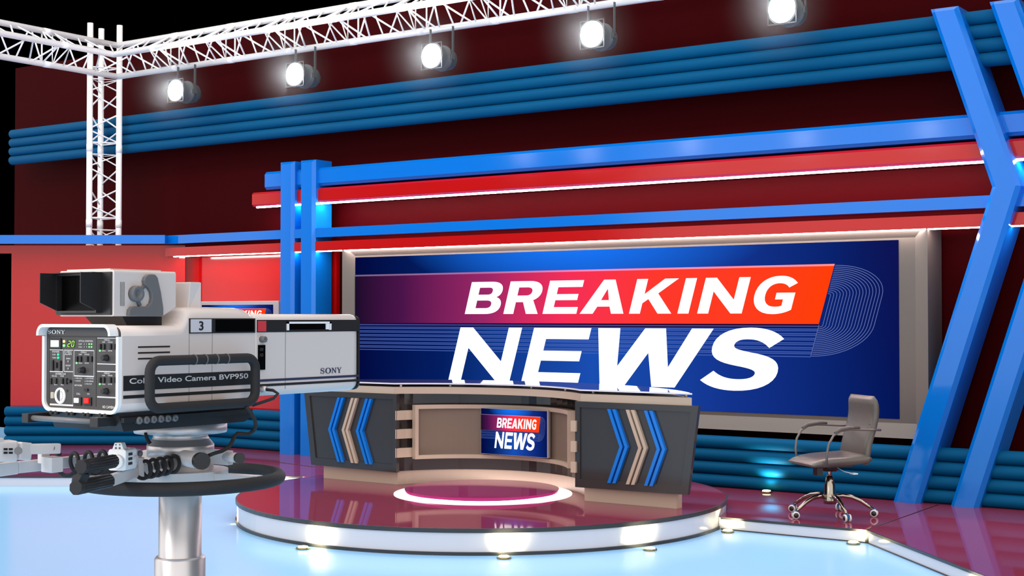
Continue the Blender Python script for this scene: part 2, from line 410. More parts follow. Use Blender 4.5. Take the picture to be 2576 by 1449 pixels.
# ------------------------------------------------------------------ teal padded rolls
def roll(a, b, r, label, group):
    a, b = Vector(a), Vector(b); d = (b - a).normalized()
    n = 4; pth = []; rad = []
    for i in range(n + 1):
        t = i / n * PI / 2; pth.append(a + d * (r * .5 * (1 - math.cos(t)))); rad.append(max(.002, r * math.sin(t)))
    for i in range(n, -1, -1):
        t = i / n * PI / 2; pth.append(b - d * (r * .5 * (1 - math.cos(t)))); rad.append(max(.002, r * math.sin(t)))
    o = MB().tube([p - a for p in pth], rad, 28).build('padded_roll', 'teal'); o.location = a
    return tag(o, label, 'wall roll', group)
nm = ['bottom', 'second from bottom', 'third from bottom', 'topmost']
for i in range(4):
    z = 3.803 + .0609 + i * .1218
    roll((-17.03, 12.12, z), (.5, 12.12, z), .061, 'teal horizontal roll high on the dark wall, ' + nm[i] + ' of its four', 'teal rolls high on the wall')
for i in range(4):
    z = .1 + .06 + i * .1195
    roll((-10.95, 12.05, z), (.5, 12.05, z), .06, 'teal roll low behind desk and chair, ' + nm[i] + ' of its four', 'teal rolls below the big screen')
    roll((-13.42, 12.27, z), (-11.28, 12.27, z), .06, 'short teal roll low behind the video camera lens, ' + nm[i] + ' of its four', 'teal rolls beside the blue columns')
    roll(wing(-6.33, 17.77, z), wing(-4.05, 17.77, z), .06, 'teal roll at the foot of the left wing wall, ' + nm[i] + ' of its four', 'teal rolls on the wing')

# ------------------------------------------------------------------ blue and red set beams
def bar_x(x0, x1, y0, y1, z0, z1, name, m, ch=.0, parent=None, chz=None):
    chz = chz or ch
    prof = [(y0 + ch, z0), (y1, z0), (y1, z1), (y0 + ch, z1), (y0, z1 - chz), (y0, z0 + chz)] if ch else [(y0, z0), (y1, z0), (y1, z1), (y0, z1)]
    mb = MB(); mb.loops([[(x, p[0], p[1]) for p in prof] for x in (x0, x1)])
    return mb.build(name, m, parent)
def beam(label, x0, x1, y0, z0, z1, m, ch, strip=False, sx=None, sy=.03, sh=.016):
    t = thing('set_beam', label, 'beam', ((x0 + x1) / 2, y0 + .1, z0), 0, None)
    bar_x(x0, x1, y0, y0 + .26, z0, z1, 'beam_body', m, ch, t)
    if strip:
        s0, s1 = sx or (x0 + .04, x1 - .02)
        MB().box(s0, s1, y0 + sy, y0 + sy + .03, z0 - sh, z0 + .002).build('light_strip', 'strip' if sh > .015 else 'strip2', t)
    return t
XR = 1.5
beam('upper blue beam running from blue columns across above the red beams', -12.07, XR, 12.07, 3.20, 3.41, 'blue', .03)
beam('upper red beam with glowing white strip along its bottom edge', -12.28, XR, 12.07, 3.008, 3.175, 'red', .022, True)
beam('lower blue beam between the two red beams', -13.78, XR, 12.03, 2.604, 2.708, 'blue', 0)
beam('lower red beam with glowing strip just above the big screen', -13.76, XR, 12.03, 2.448, 2.556, 'red', 0, True, (-13.62, XR - .02), .012, .009)
# wing beam
wbm = MB(); prof = [(17.60, 2.602), (17.74, 2.602), (17.74, 2.708), (17.60, 2.708)]
wbm.loops([[WT @ Vector((x, p[0], p[1])) for p in prof] for x in (-7.4, -4.30)])
tag(wbm.build('set_beam', 'blue'), 'blue beam on the left wing crossing in front of the truss tower', 'beam')
# two vertical columns
def column(x0, x1, label):
    o = thing('set_column', label, 'column', ((x0 + x1) / 2, 12.1, .1), 0, None)
    c = .035; y0, y1, zt = 12.0, 12.3, 3.50
    prof = [(x0, y0 + c), (x0 + c, y0), (x1 - c, y0), (x1, y0 + c), (x1, y1), (x0, y1)]
    top = [(x0, y0 + c), (x0 + c, y0 + .004), (x1 - c, y0 + .004), (x1, y0 + c), (x1, y1), (x0, y1)]
    mb = MB(); mb.loops([[(p[0], p[1], .1) for p in prof], [(p[0], p[1], zt - .03) for p in prof], [(p[0], max(p[1], y0 + c), zt) for p in prof]])
    mb.build('column_body', 'blue', o); return o
column(-11.775, -11.545, 'leftmost of two blue vertical columns behind the camera lens')
column(-11.45, -11.215, 'blue vertical column beside the big screen, cyan glow on its side')
# chevron posts
def chevron_post(dx, label):
    Y0, Y1, c = 11.92, 12.3, .036
    W = .235
    mid = (-3.526 + dx, 2.768)
    top = (-4.034 + dx, 4.316); bot = (-4.385 + dx, .1)
    o = thing('chevron_post', label, 'post', (bot[0] + W / 2, 12.05, .1))
    def prof(x, z, cc=c, zz=None):
        return [(x, Y0 + c, z), (x + cc, Y0, z), (x + W - cc, Y0, z), (x + W, Y0 + c, z), (x + W, Y1, z), (x, Y1, z)]
    t2 = (top[0] + (mid[0] - top[0]) * .02, top[1] - .032)
    ft = [(top[0], Y0 + c, top[1]), (top[0] + c, Y0 + c, top[1]), (top[0] + W - c, Y0 + c, top[1]), (top[0] + W, Y0 + c, top[1]), (top[0] + W, Y1, top[1]), (top[0], Y1, top[1])]
    MB().loops([prof(*bot), prof(*mid), prof(*t2), ft]).build('post_body', 'blue', o)
    return o
chevron_post(0, 'blue chevron shaped post nearest the grey chair')
chevron_post(.497, 'blue chevron shaped post rightmost in the picture')
beam_ = None

# ------------------------------------------------------------------ screens
def quad_uv(pts, uvs, name, m, parent):
    me = bpy.data.meshes.new(name); bm = bmesh.new(); vs = [bm.verts.new(p) for p in pts]; f = bm.faces.new(vs); uvl = bm.loops.layers.uv.new('UVMap')
    for l, uv in zip(f.loops, uvs): l[uvl].uv = uv
    bm.to_mesh(me); bm.free(); return link(name, me, m, parent)
BX0, BX1, BZ0, BZ1 = -10.673, -4.381, .799, 2.363
def graphic(parent, x0, x1, z0, z1, Y, fine=True):
    sx = (x1 - x0) / (BX1 - BX0); sz = (z1 - z0) / (BZ1 - BZ0)
    def fn(x, z, y=0.): return Vector((x0 + (x - BX0) * sx, Y - y, z0 + (z - BZ0) * sz))
    e = .0012 if not fine else .002
    bgo = quad_uv([fn(BX0, BZ0), fn(BX1, BZ0), fn(BX1, BZ1), fn(BX0, BZ1)], [(0, 0), (1, 0), (1, 1), (0, 1)], 'display', 's_bg', parent)
    sh = .28
    quad_uv([fn(BX0, 1.59, e), fn(-5.11, 1.59, e), fn(-5.11, 1.626, e), fn(BX0, 1.626, e)], [(0, 0), (1, 0), (1, 1), (0, 1)], 'graphic', 's_sh', bgo)
    quad_uv([fn(BX0, 1.626, 2 * e), fn(-5.123, 1.626, 2 * e), fn(-4.969, 2.165, 2 * e), fn(BX0, 2.165, 2 * e)], [(0, 0), (1, 0), (1.0, 1), (0, 1)], 'graphic', 's_ban', bgo)
    quad_uv([fn(BX0, 2.148, 3 * e), fn(-4.973, 2.148, 3 * e), fn(-4.967, 2.166, 3 * e), fn(BX0, 2.166, 3 * e)], [(0, 0), (1, 0), (1, 1), (0, 1)], 'graphic', 's_pink', bgo)
    L = MB(); hw = .0035 if fine else .006
    n = 14 if fine else 7
    for i in range(n):
        z = 1.606 - (1.606 - 1.335) * i / (n - 1) - (.006 if i % 2 else 0)
        xe = -5.12 + sh * (z - 1.626)
        L.add([fn(BX0, z - hw, 2 * e), fn(xe, z - hw, 2 * e), fn(xe, z + hw, 2 * e), fn(BX0, z + hw, 2 * e)], [(0, 1, 2, 3)])
    L.build('graphic', 's_line', bgo)
    Cm = MB(); nc = 17 if fine else 6
    def strokes(pts, hw):
        P = [Vector((p[0], p[1])) for p in pts]
        for i in range(len(P) - 1):
            t = (P[i + 1] - P[i]); 
            if t.length < 1e-6: continue
            t.normalize(); q = Vector((-t.y, t.x)) * hw
            Cm.add([fn(*(P[i] - q), 2 * e), fn(*(P[i + 1] - q), 2 * e), fn(*(P[i + 1] + q), 2 * e), fn(*(P[i] + q), 2 * e)], [(0, 1, 2, 3)])
    for i in range(nc):
        k = (i + 1) / nc
        base = -5.112
        pts = [(base + .51 * k * math.sin(a), 1.885 + .268 * k * math.cos(a)) for a in [PI / 2 * j / 12 for j in range(13)]]
        pts += [(base + .51 * k * math.cos(a), 1.615 - .28 * k * math.sin(a)) for a in [PI / 2 * j / 12 for j in range(13)]]
        strokes([(x + sh * (z - 1.626), z) for x, z in pts], .0028 if fine else .006)
    strokes([(-5.12, 1.62), (-5.12 + sh * (1.33 - 1.626), 1.33)], .003)
    Cm.build('graphic', 's_p', bgo)
    nrm = Vector((0, -1, 0))
    hs = .2
    br = [('B', -9.121, -8.678, hs, .28), ('R', -8.617, -8.185, hs, .29), ('E', -8.125, -7.715, hs, .29), ('A', -7.675, -7.165, hs, .3), ('K', -7.101, -6.631, hs, .26), ('I', -6.564, -6.445, hs, .3), ('N', -6.351, -5.886, hs, .25), ('G', -5.802, -5.400, hs, .3)]
    word(br, lambda x, y: fn(x, y), nrm, 3.5 * e, 'lettering', 's_txt', bgo, shear=sh, ybase=1.723, h=.338)
    nw = [('N', -9.342, -8.543, .2, .21), ('E', -8.393, -7.700, .2, .26), ('W', -7.604, -6.341, .2, .2), ('S', -6.345, -5.575, .2, .2)]
    nw[2] = ('W', -7.62, -6.341, .2, .2)
    word(nw, lambda x, y: fn(x, y), nrm, 3.5 * e, 'lettering', 's_news', bgo, shear=.29, ybase=1.012, h=.568, uvf=lambda x, y: (.5, (y - 1.0) / .59))
    return bgo
# tray frame + display for the big screen
def tray(o, O0, O1, I0, I1, Yr, Yf, m, yback):
    mb = MB()
    O = [(O0[0], O0[1]), (O1[0], O0[1]), (O1[0], O1[1]), (O0[0], O1[1])]; I = [(I0[0], I0[1]), (I1[0], I0[1]), (I1[0], I1[1]), (I0[0], I1[1])]
    mb.loops([[(p[0], yback, p[1]) for p in O], [(p[0], Yr, p[1]) for p in O], [(p[0], Yf, p[1]) for p in I]])
    return mb.build('frame', m, o)
bs = thing('video_wall', 'huge wide news screen in a grey frame on the back wall', 'screen', (-7.5, 12.2, .64))
tray(bs, (-10.81, .638), (-4.102, 2.507), (BX0 - .004, .764), (-4.235, 2.381), 12.034, 12.105, 'frame', 12.40)
graphic(bs, BX0, BX1, BZ0, BZ1, 12.1015)
for hx in (-10.5, -4.5): MB().box(hx - .1, hx + .1, 12.40, 12.47, 1.3, 1.7).build('wall_bracket', 'black', bs)
# left wall screen
lsn = thing('wall_screen', 'grey framed news screen on the red wall, mostly hidden by the video camera', 'screen', (-12.78, 12.33, 1.0))
MB().box(-13.50, -12.06, 12.30, 12.372, 1.40, 1.887).build('frame', 'lframe', lsn, bevel=.008)
graphic(lsn, -13.385, -12.15, 1.475, 1.842, 12.298, False)

# ------------------------------------------------------------------ truss
def tri_truss(o, A, B, offs, rt=.0375, rl=.0125, bay=.47, starts=None, off=0.):
    A, B = Vector(A), Vector(B); d = B - A; L = d.length; d.normalize()
    P = [[A + Vector(q), B + Vector(q)] for q in offs]; st = starts or [0, 0, 0]
    for (a, b), s_ in zip(P, st): MB().tube([a + d * s_, b], rt, 16).build('chord_tube', 'truss', o)
    n = int(L / bay)
    for (i, j) in ((0, 1), (1, 2), (2, 0)):
        a, b = P[i][0], P[j][0]; path_ = []
        for k in range(n - 1):
            s0 = off + k * bay
            path_ += [a + d * (s0 + (.075 if k % 2 == 0 and k else .035)), b + d * (s0 + bay / 2 - .012), b + d * (s0 + bay / 2 + .012)]
            path_.append(a + d * (s0 + bay - (.075 if k % 2 else .035)))
            if k % 2 == 1: path_ += [b + d * (s0 + bay - .075), b + d * (s0 + bay + .075), a + d * (s0 + bay + .075)]
        MB().tube(path_, rl, 7).build('zigzag_bracing', 'truss', o)
    for a, b in P:
        for k in range(2, n + 1, 2): MB().tube([a + d * (off + k * bay - .05), a + d * (off + k * bay + .05)], rt + .0025, 16).build('joint_collar', 'truss', o)
X0, Y0 = -14.36, 11.77
tt = thing('truss_tower', 'white three-tube lattice truss tower standing behind the left wing', 'truss', (-14.64, 11.78, 0))
offs = [(0, 0, 0), (.36, .0, 0), (.17, -.31, 0)]
tri_truss(tt, (-14.92, 11.96, 0), (-14.92, 11.96, 5.43), offs, .0375, .0105, .48)
tr_ = thing('lighting_truss', 'white lattice truss running along the top, spotlights hanging under it', 'truss', (-8, 11.77, 4.71))
toff = [(0, 0, 0), (0, 0, .395), (0, -.34, .193)]
tri_truss(tr_, (X0, Y0, 4.725), (3, Y0, 4.725), toff, .0375, .0105, .48, [0, 0, .34], .10)
tl_ = thing('lighting_truss', 'white lattice truss at upper left coming forward from the tower', 'truss', (X0, 8, 4.71))
toff2 = [(0, 0, 0), (0, 0, .395), (.34, 0, .193)]
tri_truss(tl_, (X0, Y0, 4.725), (X0, 1, 4.725), toff2, .0375, .0105, .48, [0, 0, .34], .10)

# ------------------------------------------------------------------ spotlights on the truss
def par_can():
    o = thing('spotlight', '', 'spotlight', (0, 0, 0), 0, 'spotlights under the truss')
    T = Matrix.Rotation(PI / 2, 4, 'X')       # lathe z -> -Y
    b = MB(); b.lathe([(.02, -.32), (.075, -.31), (.105, -.27), (.125, -.2), (.125, -.16), (.137, -.155), (.137, -.135), (.125, -.13), (.13, -.02), (.142, .02), (.142, .03)], (0, 0, 0), 36, T, cap=True)
    b.build('housing', 'lamp', o)
    MB().lathe([(.001, 0), (.126, 0), (.126, .006), (.001, .012)], (0, -.032, 0), 36, T).build('lens', 'lens', o)
    f = MB()
    for s in (-1, 1):
        f.cbox((s * .132, -.03, 0), (.010, .006, .274)); f.cbox((0, -.03, s * .132), (.274, .006, .010))
    f.build('gel_frame', 'line', o)
    for s in (-1, 1):
        y = MB(); y.cbox((s * .148, .14, .155), (.008, .03, .33)); y.cbox((s * .142, .14, 0), (.02, .05, .05)); y.build('yoke_arm', 'lamp', o)
    return o
pc = par_can()
lx = [-12.962, -11.022, -9.089, -7.142, -5.19]
pl = ['leftmost lit spotlight under the truss, nearest the tower', 'second lit spotlight from the left under the truss', 'middle lit spotlight of the five under the truss', 'fourth lit spotlight from the left under the truss', 'rightmost lit spotlight, cut by the top of the picture']
for i, x in enumerate(lx):
    loc = (x, 11.51, 4.384)
    if i == 0: pc.location = loc; pc['label'] = pl[0]; r = pc
    else: r = copy_thing(pc, loc, pl[i])

hz = bpy.data.materials.new('stage_haze'); hz.use_nodes = True; nt_ = hz.node_tree; nt_.nodes.clear()
ho = nt_.nodes.new('ShaderNodeOutputMaterial'); hv = nt_.nodes.new('ShaderNodeVolumeScatter'); nt_.links.new(hv.outputs[0], ho.inputs[1]); hv.inputs['Anisotropy'].default_value = 0
htc = nt_.nodes.new('ShaderNodeTexCoord'); hl = nt_.nodes.new('ShaderNodeVectorMath'); hl.operation = 'LENGTH'; nt_.links.new(htc.outputs['Object'], hl.inputs[0])
hm = nt_.nodes.new('ShaderNodeMapRange'); hm.interpolation_type = 'SMOOTHSTEP'; nt_.links.new(hl.outputs['Value'], hm.inputs[0]); hm.inputs[1].default_value = .62; hm.inputs[2].default_value = 0; hm.inputs[3].default_value = 0; hm.inputs[4].default_value = 1
hp = nt_.nodes.new('ShaderNodeMath'); hp.operation = 'POWER'; nt_.links.new(hm.outputs[0], hp.inputs[0]); hp.inputs[1].default_value = 1.6
hq = nt_.nodes.new('ShaderNodeMath'); hq.operation = 'MULTIPLY'; nt_.links.new(hp.outputs[0], hq.inputs[0]); hq.inputs[1].default_value = .14
nt_.links.new(hq.outputs[0], hv.inputs['Density'])
for i, x in enumerate(lx):
    me = bpy.data.meshes.new('lamp_haze'); bm = bmesh.new(); bmesh.ops.create_icosphere(bm, subdivisions=3, radius=.62); bm.to_mesh(me); bm.free()
    o = link('lamp_haze', me, hz); o.location = (x, 11.44, 4.384); o['kind'] = 'stuff'
    tag(o, 'soft haze glowing around ' + ['the leftmost lit spotlight', 'the second lit spotlight from the left', 'the middle lit spotlight', 'the fourth lit spotlight from the left', 'the rightmost lit spotlight'][i], 'haze', 'haze around the spotlights')

# ------------------------------------------------------------------ floor uplights
def uplight(p, label, first=[None]):
    if first[0] is None:
        o = thing('floor_uplight', label, 'floor light', p, 0, 'small round floor uplights')
        MB().lathe([(.052, 0), (.052, .008), (.046, .014), (.038, .014)], (0, 0, 0), 28).build('rim', 'chrome_y', o)
        MB().lathe([(.001, .013), (.038, .013), (.034, .02), (.001, .024)], (0, 0, 0), 28).build('lens', 'warm', o)
        first[0] = o; return o
    return copy_thing(first[0], p, label)
ups = [((-8.573, 8.155, 0), 'floor uplight at the left end of the round platform'), ((-7.22, 7.621, 0), 'floor uplight in front of the left half of the round platform'),
       ((-5.785, 8.128, 0), 'floor uplight nearest the camera, at the platform front middle'), ((-5.128, 9.027, 0), 'floor uplight before the right front of the round platform'),
       ((-5.055, 10.207 - .08, 0), 'floor uplight in the corner between round platform and right deck'), ((-4.03, 10.14, 0), 'floor uplight at the bend of the right deck'),
       ((-5.55, 11.9, .1), 'floor uplight on the deck shining on the teal rolls'), ((-2.83, 8.82, 0), 'floor uplight along the angled edge of the right deck'),
       ((-9.95, 10.1, 0), 'floor uplight at the left deck edge, inside the steering ring')]
targets = [(-8.1, 9.0, .1), (-7.0, 8.3, .1), (-6.0, 8.5, .1), (-5.6, 9.3, .1), (-5.1, 10.3, .05), (-3.95, 10.3, .05), (-5.55, 12.1, .4), (-2.6, 9.0, .05), (-9.9, 10.4, .05)]
for (p, l), t in zip(ups, targets):
    uplight(p, l)
    ld = bpy.data.lights.new('uplight_glow', 'SPOT'); ld.energy = 14 if p[2] == 0 else 13; ld.color = (1, .87, .5) if p[2] == 0 else (.85, 1, .8); ld.spot_size = math.radians(100); ld.spot_blend = 1.; ld.shadow_soft_size = .03
    lo = bpy.data.objects.new('uplight_glow', ld); col.objects.link(lo); lo.location = (p[0], p[1], p[2] + .045)
    d = Vector(t) + Vector((0, 0, .12)) - lo.location; lo.rotation_euler = d.to_track_quat('-Z', 'Y').to_euler()

# ------------------------------------------------------------------ news desk
desk = thing('news_desk', 'curved news desk with charcoal chevron panels and beige trim', 'desk', (-7.2, 10.1, .19))
DCX, DCY, DR = -7.2, 9.45, 1.07
YF = 9.86
def desk_outline(front, recess_r, recess_c, back_r, xl, xr, recess=True):
    pts = []
    a0 = math.degrees(math.asin((front - recess_c) / recess_r))
    pts += [(xl, front)]
    pts += arc(DCX, recess_c, recess_r, 180 - a0, a0, 30)
    pts += [(xr, front)]
    half = (xr - xl) / 2; bc = 10.8 - back_r; a = math.degrees(math.acos(min(1, half / back_r)))
    cx = (xl + xr) / 2
    for x, y in arc(cx, bc, back_r, a, 180 - a, 30):
        if y > front + .05: pts.append((x, y))
    return pts
deck_prism(desk_outline(9.86, DR, DCY, 2.45, -9.08, -5.36), .19, .31).build('plinth', 'beige', desk)
deck_prism(desk_outline(9.826, DR - .02, DCY, 2.4, -9.12, -5.3), .31, 1.0).build('desk_body', 'char2', desk)
# beige worktop band: shallower recess, overhanging
band = [(-9.29, 9.81)] + arc(DCX, 8.81, 1.40, 135, 45, 30) + [(-5.2, 9.81)] + [(x, y) for x, y in arc(-7.24, 8.24, 2.56, 36, 142, 34) if y > 9.83]
deck_prism(band, 1.003, 1.064).build('worktop', 'beige', desk)
gl = [(-9.29, 9.80)] + arc(DCX, 8.80, 1.40, 134.5, 45.5, 30) + [(-5.19, 9.80)] + [(x, y) for x, y in arc(-7.24, 8.24, 2.57, 36, 142, 34) if y > 9.83]
deck_prism(gl, 1.088, 1.1).build('glass_top', 'glass', desk)
edge_band(gl[:34], 1.0875, 1.1, .003).build('glass_edge_glint', 'glass_edge_glint', desk)
so = MB()
for x, y in [(-9.2, 9.9), (-8.15, 9.86), (-7.8, 10.13), (-7.0, 10.25), (-6.55, 10.1), (-6.15, 9.9), (-5.3, 9.9), (-8.6, 10.4), (-5.9, 10.3)]: so.lathe([(.012, 1.06), (.012, 1.0885)], (x, y, 0), 10)
so.build('glass_standoffs', 'steel', desk)
def chevron_panel(sgn):
    # local x: 0 = inner edge, positive outward
    xin = -8.14 if sgn < 0 else -6.255
    def X(x): return xin + sgn * x
    Yp = 9.80
    o = MB(); poly = [(0, .305), (.97 + .06, .315), (1.125, 1.003), (0, 1.003)]
    o.prism([(X(a), b) for a, b in poly], lambda p, t: (p[0], t, p[1]), Yp, Yp + .025)
    pan = o.build('front_panel', 'char', desk)
    lab(pan, 'left charcoal panel' if sgn < 0 else 'right charcoal panel')
    # raised border leaves an inset field
    bd = MB(); O = [(0, .305), (1.03, .315), (1.125, 1.003), (0, 1.003)]; I = [(.045, .375), (.975, .382), (1.055, .955), (.045, .955)]
    for i in range(4):
        j = (i + 1) % 4; q = [O[i], O[j], I[j], I[i]]
        bd.prism([(X(a), b) for a, b in q], lambda p, t: (p[0], t, p[1]), Yp - .014, Yp)
    bd.build('border', 'char', pan)
    def stripe(x0, m, w=.029, dx=.114):
        s = MB(); z0, zm, z1 = .362, .655, .952
        for (za, zb, xa, xb) in ((z0, zm, x0, x0 + dx), (zm, z1, x0 + dx, x0)):
            s.prism([(X(xa), za), (X(xa + w), za), (X(xb + w), zb), (X(xb), zb)], lambda p, t: (p[0], t, p[1]), Yp - .03, Yp)
        return s.build('chevron_stripe', m, pan)
    base = .314 if sgn > 0 else .277
    for k, m in ((0, 'blue'), (.172, 'beige'), (.338, 'blue')):
        for q in (0, .047):
            s = stripe(base + k + q, m); lab(s, ('blue' if m == 'blue' else 'beige') + ' chevron stripe')
chevron_panel(-1); chevron_panel(1)
def arc_bar(r0, r1, a0, a1, z0, z1, name, m, par, n=24):
    mb = MB(); L = []
    for i in range(n + 1):
        a = math.radians(a0 + (a1 - a0) * i / n); c, s = math.cos(a), math.sin(a)
        L.append([(DCX + r0 * c, DCY + r0 * s, z0), (DCX + r1 * c, DCY + r1 * s, z0), (DCX + r1 * c, DCY + r1 * s, z1), (DCX + r0 * c, DCY + r0 * s, z1)])
    return mb.loops(L).build(name, m, par)
# three beige slats on the recess wall and the curved screen surround
for z in (.77, .604, .436):
    arc_bar(1.0, 1.055, 160.6, 21., z, z + .083, 'beige_slat', 'beige', desk)
    MB().box(-6.285, -6.235, 9.765, 9.79, z - .012, z + .075).build('slat_end', 'beige', desk)
sr = arc_bar(.955, .985, 150.5, 40, .43, .895, 'curved_surround', 'beige_d', desk, 36)
A0, A1 = 151.5, 39
arc_bar(.92, .99, A0, A1, .868, .903, 'surround_rail', 'beige', sr, 36); arc_bar(.92, .99, A0, A1, .422, .456, 'surround_rail', 'beige', sr, 36)
arc_bar(.92, .99, A0, A0 - 2, .456, .868, 'surround_rail', 'beige', sr, 2); arc_bar(.92, .99, A1 + 1.6, A1, .456, .868, 'surround_rail', 'beige', sr, 2)
dm = thing('desk_screen', 'small flat news screen set in the front of the desk', 'screen', (-7.21, 10.3, .47))
MB().box(-7.572, -6.845, 10.28, 10.312, .467, .876).build('frame', 'lframe', dm)
graphic(dm, -7.568, -6.858, .471, .872, 10.2785, False)

# ------------------------------------------------------------------ chair
ch = thing('office_chair', 'grey brown leather office chair on chrome base with blue and white casters', 'chair', (-4.477, 10.775, .1), math.radians(-129))
CT = Matrix.Translation(ch.location) @ Matrix.Rotation(math.radians(-129), 4, 'Z')
def cl(x, y, z): return CT @ Vector((x, y, z))
CPAR = ch
def cbuild(mb, name, m, par=None, **k):
    for i in range(len(mb.v)): mb.v[i] = CT @ mb.v[i]
    return mb.build(name, m, par or ch, **k)
# seat: cushion with rolled front
def cushion(xs, th, wid, z, n=16, round_=.9):
    mb = MB(); L = []
    for i, x in enumerate(xs):
        t = i / (len(xs) - 1); zc = z(t); hw = wid(t); h = th(t)
        prof = []
        for k in range(n):
            a = 2 * PI * k / n; c, s = math.cos(a), math.sin(a)
            prof.append(Vector((x, hw * (abs(c) ** .35) * (1 if c > 0 else -1), zc + h * (abs(s) ** .7) * (1 if s > 0 else -1))))
        L.append(prof)
    return mb.loops(L, sm=True)
xs = [-.24 + .50 * i / 14 for i in range(15)]
cbuild(cushion(xs, lambda t: .04 * math.sqrt(max(.02, 1 - max(0, 2 * (t - .5)) ** 4)) * (.6 if t < .03 else 1), lambda t: .245 - .03 * t * t, lambda t: .455 - .03 * (t ** 4) + .012 * (1 - t) ** 3, 20), 'seat', 'leather')
# backrest: curved slab
L = []
for i in range(17):
    t = i / 16; z = .42 + .54 * t
    x = -.225 - .075 * t - .02 * math.sin(PI * t) + .03 * math.sin(2 * PI * t) * .5
    hw = .215 * (1 if t < .85 else math.sqrt(max(.1, 1 - ((t - .85) / .17) ** 2 * .35))); th = .034 * (math.sqrt(max(.05, 1 - (2 * abs(t - .5)) ** 10)))
    prof = []
    for k in range(20):
        a = 2 * PI * k / 20; c, s = math.cos(a), math.sin(a)
        yy = hw * (abs(c) ** .3) * (1 if c > 0 else -1)
        prof.append((x + th * (abs(s) ** .7) * (1 if s > 0 else -1) + .12 * yy * yy, yy, z))
    L.append(prof)
bk = cbuild(MB().loops(L, sm=True), 'backrest', 'leather')
se = MB(); se.tube([(-.266 + .12 * y * y, y, .735) for y in [-.18 + .036 * i for i in range(11)]], .003, 6); cbuild(se, 'seam', 'line', bk)
for s in (-1, 1):
    a = MB(); pth = [(.16, s * .25, .44), (.165, s * .262, .52), (.15, s * .268, .60), (.11, s * .27, .665), (.05, s * .27, .70), (-.03, s * .268, .71), (-.14, s * .262, .705), (-.24, s * .25, .70), (-.33, s * .22, .695)]
    a.tube(pth, .0095, 10, prof=None); aa = cbuild(a, 'armrest', 'armgrey')
    p = MB(); p.tube([(.10, s * .27, .682), (.05, s * .27, .712), (-.03, s * .268, .722), (-.12, s * .263, .718)], [.011, .016, .016, .011], 10); cbuild(p, 'arm_pad', 'leather', aa)
u_ = MB(); u_.cbox((-.02, 0, .41), (.26, .2, .025)); u_.lathe([(.06, .36), (.07, .40), (.07, .41)], (0, 0, 0), 20); u_.cbox((.13, .05, .365), (.05, .07, .06)); cbuild(u_, 'tilt_mechanism', 'cblack')
g_ = MB(); g_.lathe([(.018, .2), (.018, .39), (.018, .4)], (0, 0, 0), 20); g_.lathe([(.05, .1), (.052, .13), (.046, .16), (.044, .25), (.036, .27), (.03, .31), (.02, .32)], (0, 0, 0), 28); cbuild(g_, 'gas_column', 'chrome')
lv = MB(); lv.tube([(-.03, .02, .40), (-.06, .13, .365), (-.08, .19, .36)], .004, 8); lv.cbox((-.095, .215, .358), (.04, .06, .01)); cbuild(lv, 'height_lever', 'castw')
inv = CT.to_3x3().inverted()
for k in range(5):
    a = math.radians(27 + 72 * k); dv = inv @ Vector((math.cos(a), math.sin(a), 0)); dx, dy = dv.x, dv.y
    lg = MB(); R_ = .335
    pts = [(dx * r, dy * r, z) for r, z in ((.03, .155), (.10, .165), (.17, .155), (.24, .125), (.30, .085), (.335, .062))]
    lg.tube(pts, [.02, .019, .018, .016, .014, .012], 12); cbuild(lg, 'base_leg', 'chrome')
    cs = MB(); ca = random.uniform(-.6, .6) + math.atan2(dy, dx); ax = Vector((math.cos(ca + PI / 2), math.sin(ca + PI / 2), 0)); ctr = Vector((dx * (R_ + .01), dy * (R_ + .01), .03))
    q = basis((0, 0, 0), ax.cross(Vector((0, 0, 1))), Vector((0, 0, 1)), ax)
    cs.cbox((0, 0, 0), (.045, .03, .022), Matrix.Translation(ctr + Vector((0, 0, .012))) @ q); cs.lathe([(.006, 0), (.006, .04)], tuple(ctr), 8)
    co = cbuild(cs, 'caster', 'castb')
    for sd in (-1, 1):
        wl = MB(); wl.lathe([(.01, sd * .012), (.03, sd * .012), (.03, sd * .024), (.012, sd * .026)], tuple(ctr), 22, q); cbuild(wl, 'wheel', 'castw', co)
    for sd in (-1, 1):
        hb = MB(); hb.lathe([(.001, sd * .0262), (.02, sd * .0262), (.02, sd * .0275), (.001, sd * .0275)], tuple(ctr), 18, q); cbuild(hb, 'hub_cap', 'cblack', co)

# ------------------------------------------------------------------ studio video camera
XL, XRt, YP = -3.62, -3.27, 2.70
vc = thing('video_camera', 'white studio video camera with black control panel on the silver pedestal', 'camera', (-3.44, 2.97, 1.35))
def on_x(u, v, X):
    d = Fv + Rv * ((u - 1288) / FPX) - Uv * ((v - 724.5) / FPX); return Vector((0, 0, CZ)) + d * (X / d.x)
def yz(u, v, X=XRt): p = on_x(u, v, X); return (p.y, p.z)
def sect(y, x0, x1, z0, z1, rt, rb, n=6):
    pts = arc(x1 - rt, z1 - rt, rt, 0, 90, n) + arc(x0 + rt, z1 - rt, rt, 90, 180, n) + arc(x0 + rb, z0 + rb, rb, 180, 270, n) + arc(x1 - rb, z0 + rb, rb, 270, 360, n)
    return [(p[0], y, p[1]) for p in pts]
secs = []
for y, zt, rt in ((2.702, 1.658, .03), (2.915, 1.658, .03), (2.928, 1.664, .032), (2.938, 1.680, .035), (2.946, 1.698, .038), (2.953, 1.708, .038), (2.97, 1.713, .038), (3.05, 1.714, .038), (3.17, 1.712, .038), (3.20, 1.707, .036), (3.218, 1.696, .03), (3.227, 1.684, .025)):
    secs.append(sect(y, XL, XRt, 1.405, zt, rt, .028))
MBb = MB().loops(secs, sm=True); body = MBb.build('body', 'cwhite', vc)
